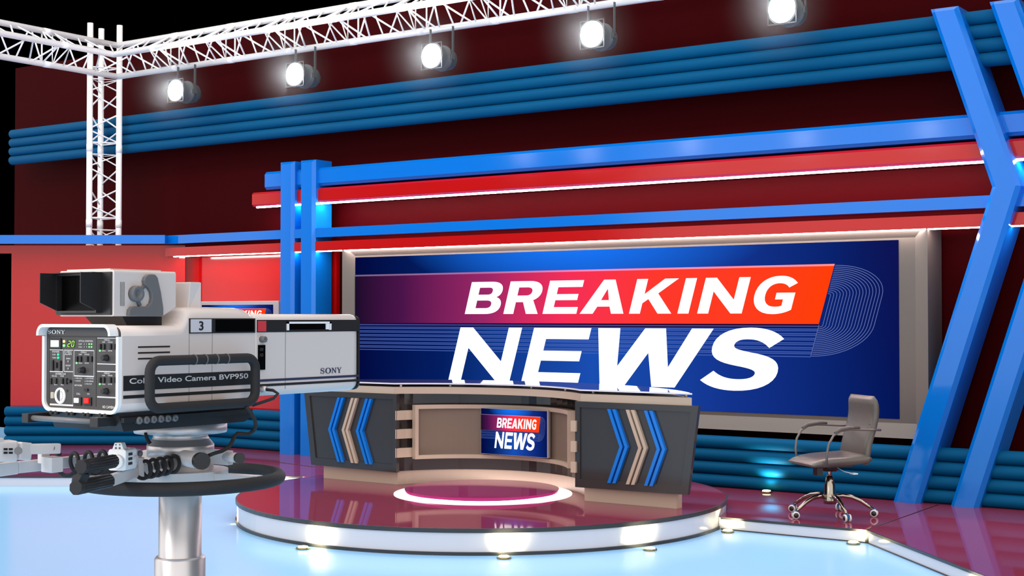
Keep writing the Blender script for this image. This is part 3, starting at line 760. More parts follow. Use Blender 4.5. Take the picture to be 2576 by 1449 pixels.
# auto smooth-ish: keep flats flat
for p in body.data.polygons: p.use_smooth = abs(p.normal.x) < .995
ln = []
for y, zt, i in ((3.229, 1.690, .006), (3.236, 1.693, 0.), (3.70, 1.693, 0.), (3.718, 1.690, .003), (3.727, 1.682, .012)):
    ln.append(sect(y, XL + i, XRt - i, 1.43 + i, zt, .022, .028))
lens = MB().loops(ln, sm=True).build('lens_housing', 'cwhite', vc)
for p in lens.data.polygons: p.use_smooth = abs(p.normal.x) < .995
MB().loops([sect(3.727, XL + .002, XRt - .001, 1.432, 1.688, .02, .026), sect(3.733, XL + .002, XRt - .001, 1.432, 1.688, .02, .026)]).build('lens_hood_edge', 'cblack', lens)
def side_rect(y0, y1, z0, z1, name, m, par, th=.0012, x=XRt): return MB().box(x - .0005, x + th, y0, y1, z0, z1).build(name, m, par)
side_rect(2.706, 3.2265, 1.470, 1.5135, 'side_stripe', 'cblack', body)
side_rect(2.706, 3.2265, 1.4475, 1.457, 'side_stripe', 'cblack', body)
text('Color Video Camera BVP950', lambda x, y: Vector((XRt + .0014, 2.727 + x, 1.4895 + y)), (1, 0, 0), .471, .0165, 'lettering', 'ink', body, bold=.018)
for y in (2.9535, 3.047): MB().box(XRt - .001, XRt + .0006, y, y + .0012, 1.425, 1.634).build('panel_seam', 'cgrey', body)
for z in (1.5955, 1.5785, 1.5615): side_rect(2.759, 2.879, z - .0022, z + .0022, 'cooling_slot', 'line', body)
# number plate and dark recess
npl = MB().box(XRt - .0005, XRt + .003, 2.953, 3.228, 1.6335, 1.679).build('side_window_frame', 'cblack', body)
MB().box(XRt + .003, XRt + .0042, 2.957, 3.041, 1.6365, 1.6765).build('number_plate', 'white', npl)
text('3', lambda x, y: Vector((XRt + .0046, 2.989 + x, 1.6425 + y)), (1, 0, 0), .018, .028, 'lettering', 'line', npl, bold=.02)
MB().box(XRt + .003, XRt + .0036, 3.058, 3.222, 1.6375, 1.6755).build('dark_window', 'scrn', npl)
# lens housing markings
side_rect(3.237, 3.728, 1.6345, 1.674, 'top_band', 'cblack', lens)
MB().box(XRt + .001, XRt + .0035, 3.240, 3.276, 1.637, 1.671).build('tally_square', 'sq', lens)
sl = MB()
for a in ((3.37, 3.379, 1.640, 1.668), (3.573, 3.582, 1.640, 1.668), (3.37, 3.582, 1.6615, 1.668), (3.556, 3.574, 1.642, 1.662)): sl.box(XRt + .001, XRt + .005, *a)
sl.build('handle_slot_frame', 'cbright', lens); MB().box(XRt + .001, XRt + .002, 3.379, 3.556, 1.642, 1.662).build('handle_slot', 'scrn', lens)
side_rect(3.236, 3.728, 1.4765, 1.4842, 'side_stripe', 'inkd', lens); side_rect(3.236, 3.728, 1.4612, 1.469, 'side_stripe', 'cblack', lens)
maker_mark(lambda x, y: Vector((XRt + .0012, 3.531 + x, 1.4935 + y)), (1, 0, 0), 0, .106, .0185, 'inkd', lens)
MB().box(XRt - .001, XRt + .0006, 3.3655, 3.367, 1.45, 1.66).build('panel_seam', 'cgrey', lens)
MB().box(XRt, XRt + .004, 3.242, 3.272, 1.515, 1.594).build('connector_panel', 'scrn', lens)
cn = MB(); Tx = Matrix.Rotation(PI / 2, 4, 'Y')
for z in (1.58, 1.562): cn.box(XRt + .004, XRt + .007, 3.246, 3.26, z - .005, z + .005)
cn.build('connector', 'cblack', lens)
MB().lathe([(.010, 0), (.010, .018), (.004, .019), (.004, .016)], (XRt, 3.257, 1.612), 18, Tx).build('side_knob', 'cgrey', lens)
MB().lathe([(.012, 0), (.011, .016), (.006, .02)], (XRt, 3.262, 1.452), 18, Tx).build('cable_socket', 'steel', lens)
cbl = MB(); cbl.tube([(XRt + .018, 3.262, 1.452), (XRt + .04, 3.27, 1.45), (XRt + .055, 3.277, 1.44), (XRt + .05, 3.262, 1.425), (XRt + .03, 3.225, 1.412), (XRt + .02, 3.2, 1.405)], .005, 8); cbl.build('lens_cable', 'rubber', lens)
# block behind the viewfinder
rb = MB(); rb.loops([[(x, y, z) for x, y, z in ((-3.56, 2.985, zz), (-3.30 + q, 2.985, zz), (-3.30 + .0, 3.03, zz), (-3.56, 3.03, zz))] for zz, q in ((1.70, -.012), (1.790, 0))]); rb.build('tally_block', 'cwhite', vc, bevel=.003)
# rear bezel and visor
def strip_arch(pts, th, y0, y1):
    P = [Vector(p) for p in pts]; out = []
    for i, p in enumerate(P):
        t = (P[min(i + 1, len(P) - 1)] - P[max(i - 1, 0)]).normalized(); n = Vector((-t.y, t.x)); out.append((p, p + n * th))
    return MB().loops([[(a.x, y0, a.y), (b.x, y0, b.y), (b.x, y1, b.y), (a.x, y1, a.y)] for a, b in out])
vis = [(XRt - .013, 1.628)] + arc(XRt - .013 - .03, 1.662 - .03, .03, 0, 90, 8) + arc(XL + .0 + .03, 1.662 - .03, .03, 90, 180, 8) + [(XL, 1.628)]
strip_arch([(p[0], p[1]) for p in vis], .009, 2.668, 2.704).build('visor', 'cbright', vc)
bz = [(XL - .001, 1.626), (XL - .001, 1.44)] + arc(XL - .001 + .034, 1.402 + .034, .034, 180, 270, 8) + arc(XRt - .003 - .034, 1.402 + .034, .034, 270, 360, 8) + [(XRt - .003, 1.626)]
strip_arch(bz, .0105, 2.69, 2.702).build('rear_bezel', 'cbright', vc)
cp = MB(); cp.loops([sect(2.699, XL + .008, XRt - .006, 1.41, 1.654, .022, .026), sect(2.704, XL + .008, XRt - .006, 1.41, 1.654, .022, .026)])
cp = cp.build('control_panel', 'cpanel', vc); YB = 2.699
def P(x, y): return on_y(100 + x / 11.148, 810 + y / 11.148, YB)
N = (0, -1, 0)
def pbox(x0, x1, y0, y1, name, m, th=.002, par=None, bev=0.):
    a, b = P(x0, y1), P(x1, y0); return MB().box(a.x, b.x, YB - th, YB + .0004, a.z, b.z).build(name, m, par or cp, bevel=bev)
def pdisc(x, y, r, name, m, th=.001, par=None, r2=None):
    c = P(x, y); R2 = (P(x, y + r) - P(x, y - r)).length / 2
    return MB().lathe([(R2, 0), (R2 * .96, th)], (c.x, YB, c.z), 24, Matrix.Rotation(PI / 2, 4, 'X')).build(name, m, par or cp)
def ptext(s, x0, x1, y0, y1, m='ink', bold=.01):
    a = P(x0, y1); b = P(x1, y0); return text(s, lambda x, y: Vector((a.x + x, YB - .0006, a.z + y)), N, b.x - a.x, b.z - a.z, 'lettering', m, cp, bold=bold)
# print lines
lm = MB()
def pline(x0, y0, x1, y1, w=12):
    if x0 == x1: x0 -= w / 2; x1 += w / 2
    if y0 == y1: y0 -= w / 2; y1 += w / 2
    a, b = P(x0, y1), P(x1, y0); lm.box(a.x, b.x, YB - .0007, YB, a.z, b.z)
for a in ((285, 782, 660, 782), (685, 790, 940, 790), (970, 798, 1525, 798), (285, 1392, 660, 1392), (690, 1392, 940, 1392), (660, 790, 660, 1380), (688, 790, 688, 1380), (940, 800, 940, 2330), (968, 800, 968, 1515), (1525, 800, 1525, 1520),
          (970, 1520, 1525, 1520), (1615, 455, 2155, 455), (1615, 1180, 2155, 1185), (1615, 1392, 2155, 1392), (1615, 2112, 2155, 2112), (285, 2325, 940, 2325)):
    pline(*a[:2], a[2], a[1] if a[1] == a[3] or abs(a[1] - a[3]) < 8 else a[3])
lm.build('printed_lines', 'ink', cp)
gm = MB()
for x in (1580, 262, 2205):
    a, b = P(x, 2380), P(x + 14, 420); gm.box(a.x, b.x, YB - .0008, YB, a.z, b.z)
a, b = P(262, 418), P(2205, 404); gm.box(a.x, b.x, YB - .0008, YB, a.z, b.z); gm.build('panel_groove', 'line', cp)
q0, q1 = P(232, 330), P(720, 225); maker_mark(lambda x, y: Vector((q0.x + x, YB - .0008, q0.z + y)), N, 0, q1.x - q0.x, q1.z - q0.z, 'ink', cp)
pb = pbox(300, 615, 455, 750, 'button_frame', 'key', .004, bev=.001); pbox(350, 565, 515, 695, 'lit_button', 'b_white', .006, pb)
pdisc(692, 545, 38, 'indicator_lamp', 'led_y', .003); pdisc(692, 662, 38, 'indicator_lamp', 'led_g', .003)
dsp = pbox(775, 990, 505, 710, 'digit_display', 'segbg', .001)
sg = MB()
def seg7(x0, x1, y0, y1, on):
    w = 13; ym = (y0 + y1) / 2; S = dict(a=(x0, x1, y0, y0), g=(x0, x1, ym, ym), d=(x0, x1, y1, y1), f=(x0, x0, y0, ym), b=(x1, x1, y0, ym), e=(x0, x0, ym, y1), c=(x1, x1, ym, y1))
    for k in on:
        a0, a1, b0, b1 = S[k]; sh = lambda y: (y1 - y) * .14
        if a0 == a1: pts = [(a0 - w / 2 + sh(b1), b1 - 8), (a0 + w / 2 + sh(b1), b1 - 8), (a0 + w / 2 + sh(b0), b0 + 8), (a0 - w / 2 + sh(b0), b0 + 8)]
        else: pts = [(a0 + 6 + sh(b0), b0 + w / 2), (a1 - 6 + sh(b0), b0 + w / 2), (a1 - 6 + sh(b0), b0 - w / 2), (a0 + 6 + sh(b0), b0 - w / 2)]
        vs = [P(*p) for p in pts]; sg.add([v + Vector((0, -.0014, 0)) for v in vs], [(0, 1, 2, 3)])
seg7(792, 852, 535, 692, 'abged'); seg7(898, 958, 535, 692, 'abcdef'); sg.build('glowing_digits', 'seg', dsp)
ptext('OPTICAL CONDITION', 1100, 1500, 512, 555); ptext('CAM', 1100, 1195, 600, 638); ptext('CCU', 1100, 1195, 682, 720)
for y in (620, 700):
    for x, m in ((1265, 'led_off'), (1328, 'led_off'), (1395, 'led_g'), (1462, 'led_g')): pdisc(x, y, 21, 'indicator_lamp', m, .002)
ptext('POWER', 365, 565, 815, 855); ptext('CAM', 365, 458, 895, 932); ptext('MAIN', 365, 472, 985, 1020)
for y in (912, 1003): pdisc(530, y, 32, 'indicator_lamp', 'led_g2', .003)
for a in ((350, 400, 1070, 1360), (460, 500, 1130, 1290), (568, 612, 1080, 1370)): pbox(*a, 'rocker_switch', 'key', .005, bev=.001)
ptext('CABLE', 720, 905, 815, 860); ptext('ALARM', 715, 910, 880, 925); ptext('OPEN', 750, 870, 1008, 1045); ptext('SHORT', 735, 885, 1202, 1240)
for y in (1105, 1303): pdisc(808, y, 30, 'indicator_lamp', 'led_off', .002)
def menu(dx, dy):
    ptext('MENU', 1165 + dx, 1325 + dx, 830 + dy, 870 + dy); ptext('DISP', 1110 + dx, 1192 + dx, 892 + dy, 928 + dy); ptext('CANCEL', 1262 + dx, 1405 + dx, 892 + dy, 928 + dy)
    for x in (1055, 1162, 1345, 1462): pbox(x - 24 + dx, x + 24 + dx, 960 + dy, 1115 + dy, 'rocker_switch', 'key', .005, bev=.001)
    pdisc(1045 + dx, 1150 + dy, 27, 'indicator_lamp', 'led_g', .003)
    ptext('MENU', 1100 + dx, 1200 + dx, 1137 + dy, 1170 + dy); ptext('ENTER', 1277 + dx, 1390 + dx, 1137 + dy, 1170 + dy)
    c = P(1225 + dx, 1350 + dy)
    MB().lathe([(.0098, 0), (.0098, .004), (.0082, .006), (.0078, .016), (.0065, .0175)], (c.x, YB, c.z), 28, Matrix.Rotation(PI / 2, 4, 'X')).build('rotary_knob', 'key', cp)
menu(0, 0); menu(655, -345); menu(652, 592)
D2 = 1338
ptext('INTERCOM', 455, 745, D2 + 98, D2 + 140); ptext('MIC-ON', 355, 490, D2 + 158, D2 + 195); ptext('PROD', 592, 690, D2 + 162, D2 + 198); ptext('PGM', 420, 500, D2 + 400, D2 + 436); ptext('ENG', 605, 680, D2 + 405, D2 + 440)
for x in (330, 470, 655, 765): pbox(x - 20, x + 20, D2 + 238, D2 + 402, 'rocker_switch', 'key', .005, bev=.001)
pdisc(865, D2 + 325, 48, 'rotary_knob', 'key', .008); pdisc(770, D2 + 590, 44, 'blind_socket', 'line', .001)
pbox(340, 425, D2 + 625, D2 + 805, 'connector_latch', 'bronze', .006, bev=.002)
hc = P(582, D2 + 730); Tm = Matrix.Rotation(PI / 2, 4, 'X'); hr = (P(582, D2 + 500) - P(582, D2 + 960)).length / 2
hs_ = MB().lathe([(hr * .72, 0), (hr * .74, .002), (hr * .82, .004), (hr * .96, .004), (hr, .002), (hr, 0)], (hc.x, YB, hc.z), 36, Tm, cap=False).build('headset_connector', 'cbright', cp)
hd = MB(); hd.prism([(hc.x + math.cos(a) * hr * .72, hc.z + math.sin(a) * hr * .72) for a in [-PI / 2 + PI * i / 14 for i in range(15)]], lambda p, t: (p[0], t, p[1]), YB - .002, YB); hd.build('connector_face', 'cbright', hs_)
pins = MB()
for i in range(6):
    a = -1.15 + 2.3 * i / 5; pins.lathe([(.0014, 0), (.0014, .0026)], (hc.x + math.cos(a) * hr * .55, YB, hc.z + math.sin(a) * hr * .55), 10, Tm)
pins.build('connector_pins', 'line', hs_)
for s, x0, x1, y in (('GEN LOCK', 1030, 1205, 225), ('LOW POWER', 1310, 1525, 230), ('UNLOCK', 1030, 1165, 298), ('COM ERROR', 1310, 1520, 308), ('FAN STOP', 1310, 1475, 385)):
    ptext(s, x0, x1, D2 + y, D2 + y + 30); pbox(x0 - 42, x0 - 20, D2 + y, D2 + y + 30, 'indicator_lamp', 'led_off', .001)
ptext('NETWORK', 985, 1205, D2 + 420, D2 + 458); pbox(1265, 1365, D2 + 530, D2 + 600, 'slide_switch', 'line', .004)
ptext('CALL', 1040, 1152, D2 + 652, D2 + 696); ptext('SW', 1342, 1415, D2 + 662, D2 + 700)
pb = pbox(990, 1182, D2 + 770, D2 + 990, 'button_frame', 'key', .004, bev=.001); pbox(1012, 1122, D2 + 795, D2 + 922, 'lit_button', 'b_white', .008, pb, .001)
pb = pbox(1270, 1462, D2 + 775, D2 + 1000, 'button_frame', 'key', .004, bev=.001); pbox(1292, 1415, D2 + 800, D2 + 938, 'lit_button', 'b_red', .008, pb, .001)
ptext('HD CAMERA', 1770, 2110, D2 + 1022, D2 + 1078, bold=.02)

# viewfinder
vf = MB(); VX0, VX1, VY0, VY1, VZ0, VZ1 = -3.552, -3.305, 2.70, 2.932, 1.685, 1.820
def vsec(y, z0, z1=VZ1):
    r = .008; return [(p[0], y, p[1]) for p in rrect(VX0, VX1, z0, z1, r, 3)]
vf.loops([vsec(2.70, VZ0), vsec(2.885, VZ0), vsec(2.932, 1.708)]); vf = vf.build('viewfinder', 'cwhite', vc)
MB().box(VX0 + .02, VX1 - .03, 2.71, 2.90, VZ1 - .001, VZ1 + .004).build('top_plate', 'cwhite', vf)
def fr(x0, x1, z0, z1, t, y0, y1):
    m_ = MB(); m_.box(x0, x1, y0, y1, z1 - t, z1); m_.box(x0, x1, y0, y1, z0, z0 + t); m_.box(x0, x0 + t, y0, y1, z0 + t, z1 - t); m_.box(x1 - t, x1, y0, y1, z0 + t, z1 - t); return m_
MB().box(VX0 - .008, VX1 - .008, 2.694, 2.702, VZ0 + .004, VZ1 - .006).build('monitor_face', 'cblack', vf)
MB().box(-3.532, -3.365, 2.6925, 2.694, 1.702, 1.803).build('monitor_screen', 'scrn', vf)
fr(-3.54, -3.355, 1.695, 1.811, .006, 2.676, 2.694).build('hood_frame', 'cblack', vf)
for x in (-3.541, -3.356):
    f_ = MB(); f_.prism([(2.62, 1.812), (2.694, 1.812), (2.694, 1.695), (2.62, 1.725)], lambda p, t: (t, p[0], p[1]), x, x + .003); f_.build('hood_flap', 'cblack', vf)
MB().prism([(2.62, 0), (2.694, 0)], lambda p, t: (t, p[0], 1.81), 0, 0) if False else None
MB().box(-3.541, -3.353, 2.66, 2.694, 1.811, 1.8135).build('hood_top', 'cblack', vf)
nk = MB(); nk.loops([[(x, y, z) for x, y in ((-3.50 + q, 2.75 + q), (-3.33, 2.75 + q), (-3.33, 2.90), (-3.50 + q, 2.90))] for z, q in ((1.686, 0), (1.655, .02))]); nk.build('viewfinder_neck', 'cblack', vf)
vg = MB()
for i in range(4): vg.box(VX1, VX1 + .001, 2.722 + i * .0045, 2.7235 + i * .0045, 1.715, 1.785)
vg.build('cooling_slot', 'cgrey', vf)
VXs = VX1
poly = [yz(u, v, VXs) for u, v in ((316, 795), (318, 779), (325, 771), (364, 771), (372, 762), (375, 750), (373, 735), (366, 724), (357, 717), (355, 706), (358, 697), (365, 691), (375, 690), (384, 691), (390, 699), (398, 735), (404, 775), (404, 795))]
MB().prism(poly, lambda p, t: (t, p[0], p[1]), VXs, VXs + .014).build('friction_arm', 'cgrey', vf, bevel=.003)
kc = yz(338, 739, VXs)
MB().lathe([(.0235, 0), (.0235, .016), (.021, .020), (.012, .020), (.010, .014), (.001, .014)], (VXs, kc[0], kc[1]), 30, Tx).build('friction_knob', 'cgrey', vf)
ks = yz(348, 764, VXs); kt = yz(358, 724, VXs); KS = MB(); KS.tube([(VXs + .006, ks[0], ks[1] - .006), (VXs + .006, kc[0], kc[1]), (VXs + .006, kt[0] + .006, kt[1] + .008)], .006, 8); KS.build('knob_spindle', 'cgrey', vf)

# guard rails on both sides
def rail(X, label, bands=True):
    r = .0148; y0, y1, z0, z1, c = 2.757, 3.178, 1.418, 1.556, .035
    pth = [(y, z) for y, z in rrect(y0, y1, z0, z1, c, 6)]
    o = MB().tube([(X, y, z) for y, z in pth], r, 16, closed=True).build('guard_rail', 'rubber', vc)
    if bands:
        for y in (2.925, 2.967, 3.011, 3.055): MB().tube([(X, y - .002, z1), (X, y + .002, z1)], r + .0012, 18).build('rail_band', 'cgrey', o)
        MB().tube([(X, 2.87, z0), (X, 3.08, z0)], r - .001, 14).build('rail_brace', 'cgrey', o)
        MB().box(XRt - .01, X, 2.86, 3.10, z0 - .012, z0 + .004).build('rail_mount', 'cblack', o)
    else: MB().box(X, XL + .01, 2.86, 3.10, z0 - .012, z0 + .004).build('rail_mount', 'cblack', o)
    return o
rail(-3.216, ''); rail(-3.674, '', False)
# mounting wedge plate
wp = MB(); wp.prism([(2.72, 1.352), (3.20, 1.352), (3.24, 1.372), (3.20, 1.406), (2.70, 1.406)], lambda p, t: (t, p[0], p[1]), -3.60, -3.285)
wp = wp.build('wedge_plate', 'cblack', vc)
MB().box(-3.60, -3.27, 2.71, 3.22, 1.378, 1.392).build('plate_ledge', 'line', wp)
fb = MB(); fb.tube([(-3.645, 2.665, 1.381), (-3.335, 2.665, 1.381)], .008, 14); fb.build('front_bar', 'cgrey', wp)
for x, x2 in ((-3.66, -3.63), (-3.345, -3.31)): MB().box(x, x2, 2.648, 2.75, 1.367, 1.395).build('bar_bracket', 'cblack', wp, bevel=.002)
bl = MB()
for i in range(6): MB().lathe([(.010, 0), (.011, .012), (.009, .016), (.004, .016), (.003, .012)], (-3.280, 2.765 + i * .027, 1.382), 16, Tx).build('side_knob', 'cgrey', wp)
for i in range(4):
    for q in (0, .022): MB().lathe([(.006, 0), (.006, .014)], (-3.575 + i * .075 + q, 2.70, 1.398), 12, Matrix.Rotation(PI / 2, 4, 'X')).build('under_bolt', 'line', wp)
cb2 = MB(); cb2.tube([tuple(at(u, v, D)) for u, v, D in ((618, 1022, 4.40), (632, 1040, 4.42), (641, 1056, 4.44), (644, 1070, 4.46), (640, 1082, 4.48), (626, 1092, 4.49), (610, 1091, 4.49), (598, 1090, 4.49), (590, 1097, 4.48), (584, 1112, 4.46), (574, 1126, 4.44), (558, 1135, 4.42), (540, 1140, 4.40), (525, 1146, 4.38))], .0062, 8)
cb2.build('hanging_cable', 'rubber', vc)

# ------------------------------------------------------------------ pedestal
pd = thing('camera_pedestal', 'silver camera pedestal column with black steering ring and pan handles', 'pedestal', (-3.53, 3.155, 0))
PC = (-3.53, 3.155, 0)
MB().lathe([(.068, .3), (.068, 1.25)], PC, 48).build('inner_column', 'steel', pd)
MB().lathe([(.081, .18), (.081, .905), (.075, .913), (.068, .913)], PC, 48).build('outer_column', 'steel', pd)
bp_ = MB(); bp_.lathe([(.30, .10), (.30, .16), (.22, .19), (.09, .2)], PC, 40); bp_.build('base', 'pwhite', pd)
for k in range(3):
    a = 2 * PI * k / 3 + .4; x, y = PC[0] + .33 * math.cos(a), PC[1] + .33 * math.sin(a)
    c_ = MB(); c_.cbox((x, y, .13), (.12, .12, .06)); 
    for s in (-1, 1): c_.lathe([(.02, s * .02), (.055, s * .02), (.055, s * .045), (.02, s * .05)], (x, y, .0555), 20, Matrix.Rotation(a, 4, 'Z') @ Matrix.Rotation(PI / 2, 4, 'X'))
    c_.build('caster', 'rubber', pd)
hd_ = MB().lathe([(.107, 1.236), (.107, 1.272), (.090, 1.292), (.083, 1.310), (.146, 1.311), (.148, 1.316), (.148, 1.352)], PC, 56).build('pan_head', 'steel', pd)
MB().lathe([(.1075, 1.2715), (.0905, 1.2915)], PC, 56, cap=False).build('head_collar', 'cgrey', hd_)
hb_ = MB()
hb_.lathe([(.085, 1.165), (.105, 1.175), (.105, 1.236)], PC, 32)
hub = hb_.build('head_housing', 'pwhite', pd)
ringband(.105, .152, 1.158, 1.192, PC[0], PC[1], 48).build('hub_ring', 'pwhite', pd)
for a in (math.radians(8), math.radians(128), math.radians(248)):
    T = Matrix.Translation((PC[0], PC[1], 0)) @ Matrix.Rotation(a, 4, 'Z'); MB().box(.13, .315, -.018, .018, 1.158, 1.186, T).build('ring_spoke', 'pwhite', pd)
MB().tube([(PC[0] + .315 * math.cos(2 * PI * k / 72), PC[1] + .315 * math.sin(2 * PI * k / 72), 1.163) for k in range(72)], .0215, 18, closed=True).build('steering_ring', 'rubber', pd)
def bar(p, q, w, h, mb, up=Vector((0, 0, 1))):
    p, q = Vector(p), Vector(q); d = (q - p).normalized(); s = d.cross(up).normalized(); u = s.cross(d)
    mb.loops([[c + s * a * w / 2 + u * b * h / 2 for a, b in ((-1, -1), (1, -1), (1, 1), (-1, 1))] for c in (p, q)]); return mb
# drag knobs
k1 = at(503, 1159, 4.37); k0 = at(430, 1146, 4.62)
MB().tube([k0, k1], .0252, 24).build('drag_housing', 'pwhite', pd)
MB().tube([k1, k1 + (k1 - k0).normalized() * .022], .0262, 28).build('drag_knob', 'cblack', pd)
k3 = at(600, 1152, 4.42); k2 = at(560, 1148, 4.56)
MB().tube([k2, k3], .0155, 20).build('drag_housing', 'pwhite', pd); MB().tube([k3, k3 + (k3 - k2).normalized() * .016], .0165, 22).build('drag_knob', 'cblack', pd)
ab = MB(); bar(at(470, 1143, 4.60), at(580, 1152, 4.52), .03, .045, ab); bar(at(360, 1148, 4.62), at(470, 1143, 4.60), .03, .04, ab); ab.build('head_side_arm', 'pwhite', pd, bevel=.003)
# pan handle with grips, keypad and coiled cable
ph = MB(); g1f, g1b = at(203, 1175, 4.0), at(286, 1160, 4.2)
def grip(a, b, r, par):
    a, b = Vector(a), Vector(b); n = 8; pts = [a, a + (b - a) * .03, b]
    m_ = MB(); prof = [(r * math.cos(PI / 8 + k * PI / 4), r * 1.08 * math.sin(PI / 8 + k * PI / 4)) for k in range(8)]
    m_.tube([a, b], r, prof=prof); o = m_.build('grip', 'rubber', par, bevel=.002)
    rb_ = MB(); d = (b - a); 
    s = d.normalized().cross(Vector((0, 0, 1))).normalized(); u = s.cross(d.normalized())
    for k in range(16):
        an = 2 * PI * k / 16; off = (s * math.cos(an) + u * math.sin(an)) * (r * .97)
        rb_.tube([a + d * .12 + off, a + d * .98 + off], .0016, 4)
    rb_.build('grip_ribs', 'cblack', o); return o
grip(g1f, g1b, .0195, pd)
gg = MB(); dd = (g1b - g1f).normalized(); ss = dd.cross(Vector((0, 0, 1))).normalized(); uu = ss.cross(dd)
BT = basis(at(296, 1158, 4.24), ss, dd, uu)
blk = MB()
blk.loops([[BT @ Vector((p[0], y, p[1])) for p in rrect(-.031, .026, -.031, .033, .009, 4)] for y in (0, .075)])
blk.loops([[BT @ Vector((x, y, z)) for x, z in ((-.021, .031), (.017, .031), (.009, .052), (-.013, .052))] for y in (0.004, .03)])
blk = blk.build('control_block', 'cbright', pd, bevel=.002)
kk = MB()
for i in range(3):
    for j in range(2): kk.cbox((.0268, .022 + j * .014, .017 - i * .014), (.002, .010, .008), BT)
kk.build('keypad', 'key', blk)
dts = MB()
for x in (-.008, .004):
    for z, r in ((.046, .0024), (.036, .0034)): dts.lathe([(r, 0), (r, .001)], tuple(BT @ Vector((x, .004, z))), 12, BT.to_3x3().to_4x4() @ Matrix.Rotation(PI / 2, 4, 'X'))
dts.build('speaker_holes', 'cgrey', blk)
MB().lathe([(.022, 0), (.020, .010)], tuple(BT @ Vector((0, 0, -.004))), 20, BT.to_3x3().to_4x4() @ Matrix.Rotation(PI / 2, 4, 'X')).build('grip_collar', 'cbright', blk)
MB().lathe([(.010, 0), (.010, .006)], tuple(BT @ Vector((.026, .062, 0))), 18, BT.to_3x3().to_4x4() @ Matrix.Rotation(PI / 2, 4, 'Y')).build('block_dial', 'pwhite', blk)
arm = MB(); bar(BT @ Vector((0, .07, .008)), BT @ Vector((0, .13, .010)), .026, .03, arm); arm.build('pivot_arm', 'pwhite', pd, bevel=.003)
MB().lathe([(.008, 0), (.008, .01)], tuple(BT @ Vector((.013, .115, .012))), 18, BT.to_3x3().to_4x4() @ Matrix.Rotation(PI / 2, 4, 'Y')).build('pivot_bolt', 'cgrey', pd)
g2f, g2b = at(190, 1227, 4.0), at(274, 1210, 4.2)
grip(g2f, g2b, .0205, pd)
t1 = at(372, 1176, 4.42); t2 = at(440, 1160, 4.55)
tb = MB(); bar(g2b, t1, .024, .034, tb); bar(t1, t2, .02, .026, tb); tb.build('handle_tube', 'pwhite', pd, bevel=.004)
cl_ = MB(); bar(at(350, 1150, 4.36), at(350, 1200, 4.36), .024, .022, cl_, Vector((0, 1, 0))); cl_.build('clamp_bracket', 'pwhite', pd, bevel=.002)
cg = MB(); bar(g1f + (g1b - g1f) * .1 + Vector((0, 0, -.018)), g2f + (g2b - g2f) * .1 + Vector((0, 0, .01)), .02, .03, cg, Vector((0, 1, 0))); cg.build('grip_link', 'rubber', pd)
def coil(a, b, r, turns, rt, ph0=0.):
    a, b = Vector(a), Vector(b); d = b - a; dn = d.normalized(); s = dn.cross(Vector((0, 0, 1))).normalized(); u = s.cross(dn); n = int(turns * 20); m_ = MB()
    return m_.tube([a + d * (i / n) + (s * math.cos(2 * PI * i / 20 + ph0) + u * math.sin(2 * PI * i / 20 + ph0)) * r for i in range(n + 1)], rt, 9)
coil(at(352, 1184, 4.33), at(445, 1166, 4.48), .026, 5.2, .0058, 2.4).build('coiled_cable', 'rubber', pd)
# second handle reaching out of the picture on the left
h2 = MB(); bar(at(-240, 1214, 3.9), at(40, 1176, 4.22), .026, .038, h2); bar(at(40, 1176, 4.22), at(330, 1146, 4.66), .026, .034, h2); h2.build('handle_tube', 'pwhite', pd, bevel=.003)
bx_ = MB(); bar(at(131, 1149, 4.24), at(131, 1187, 4.24), .05, .042, bx_, Vector((0, 1, 0))); bar(at(110, 1138, 4.26), at(110, 1165, 4.26), .02, .03, bx_, Vector((0, 1, 0))); bx_.build('clamp_bracket', 'pwhite', pd, bevel=.002)
ua = MB(); bar(at(50, 1130, 4.16), at(150, 1128, 4.24), .022, .030, ua); ua.build('pivot_arm', 'pwhite', pd, bevel=.003)
def facing_disc(u, v, D, r, th, name, m):
    p = at(u, v, D); z = (Vector((0, 0, CZ)) - p).normalized(); T = z.to_track_quat('Z', 'Y').to_matrix().to_4x4()
    return MB().lathe([(r, 0), (r, th)], tuple(p), 22, T).build(name, m, pd)
facing_disc(131, 1127, 4.22, .0085, .005, 'pivot_bolt', 'cgrey')
b3 = MB(); c3 = at(36, 1133, 4.15); e3 = at(-190, 1143, 3.98); dv = (c3 - e3).normalized()
bar(e3, c3 + dv * .0, .06, .060, b3); b3 = b3.build('control_block', 'pwhite', pd, bevel=.006)
b4 = MB(); bar(c3, at(68, 1136, 4.19), .05, .052, b4); b4.build('control_block_end', 'pwhite', pd, bevel=.006)
facing_disc(46, 1134, 4.10, .0115, .006, 'block_dial', 'cgrey')
for u in (14, 27):
    for v in (1130, 1139): 
        kq = MB(); bar(at(u - 4.5, v, 4.088), at(u + 4.5, v, 4.096), .004, .0062, kq); kq.build('keypad_key', 'key', pd)
bt = MB(); bar(at(-4, 1102, 4.1), at(-4, 1116, 4.1), .02, .02, bt, Vector((0, 1, 0))); bt.build('block_tower', 'pwhite', pd)
coil(at(150, 1170, 4.30), at(265, 1162, 4.44), .034, 3.2, .0062, 1.6).build('coiled_cable', 'rubber', pd)
c5 = MB(); c5.tube([at(u, v, 4.48) for u, v in ((367, 1088), (368, 1098), (372, 1108), (378, 1116))], .006, 8); c5.build('short_cable', 'rubber', pd)

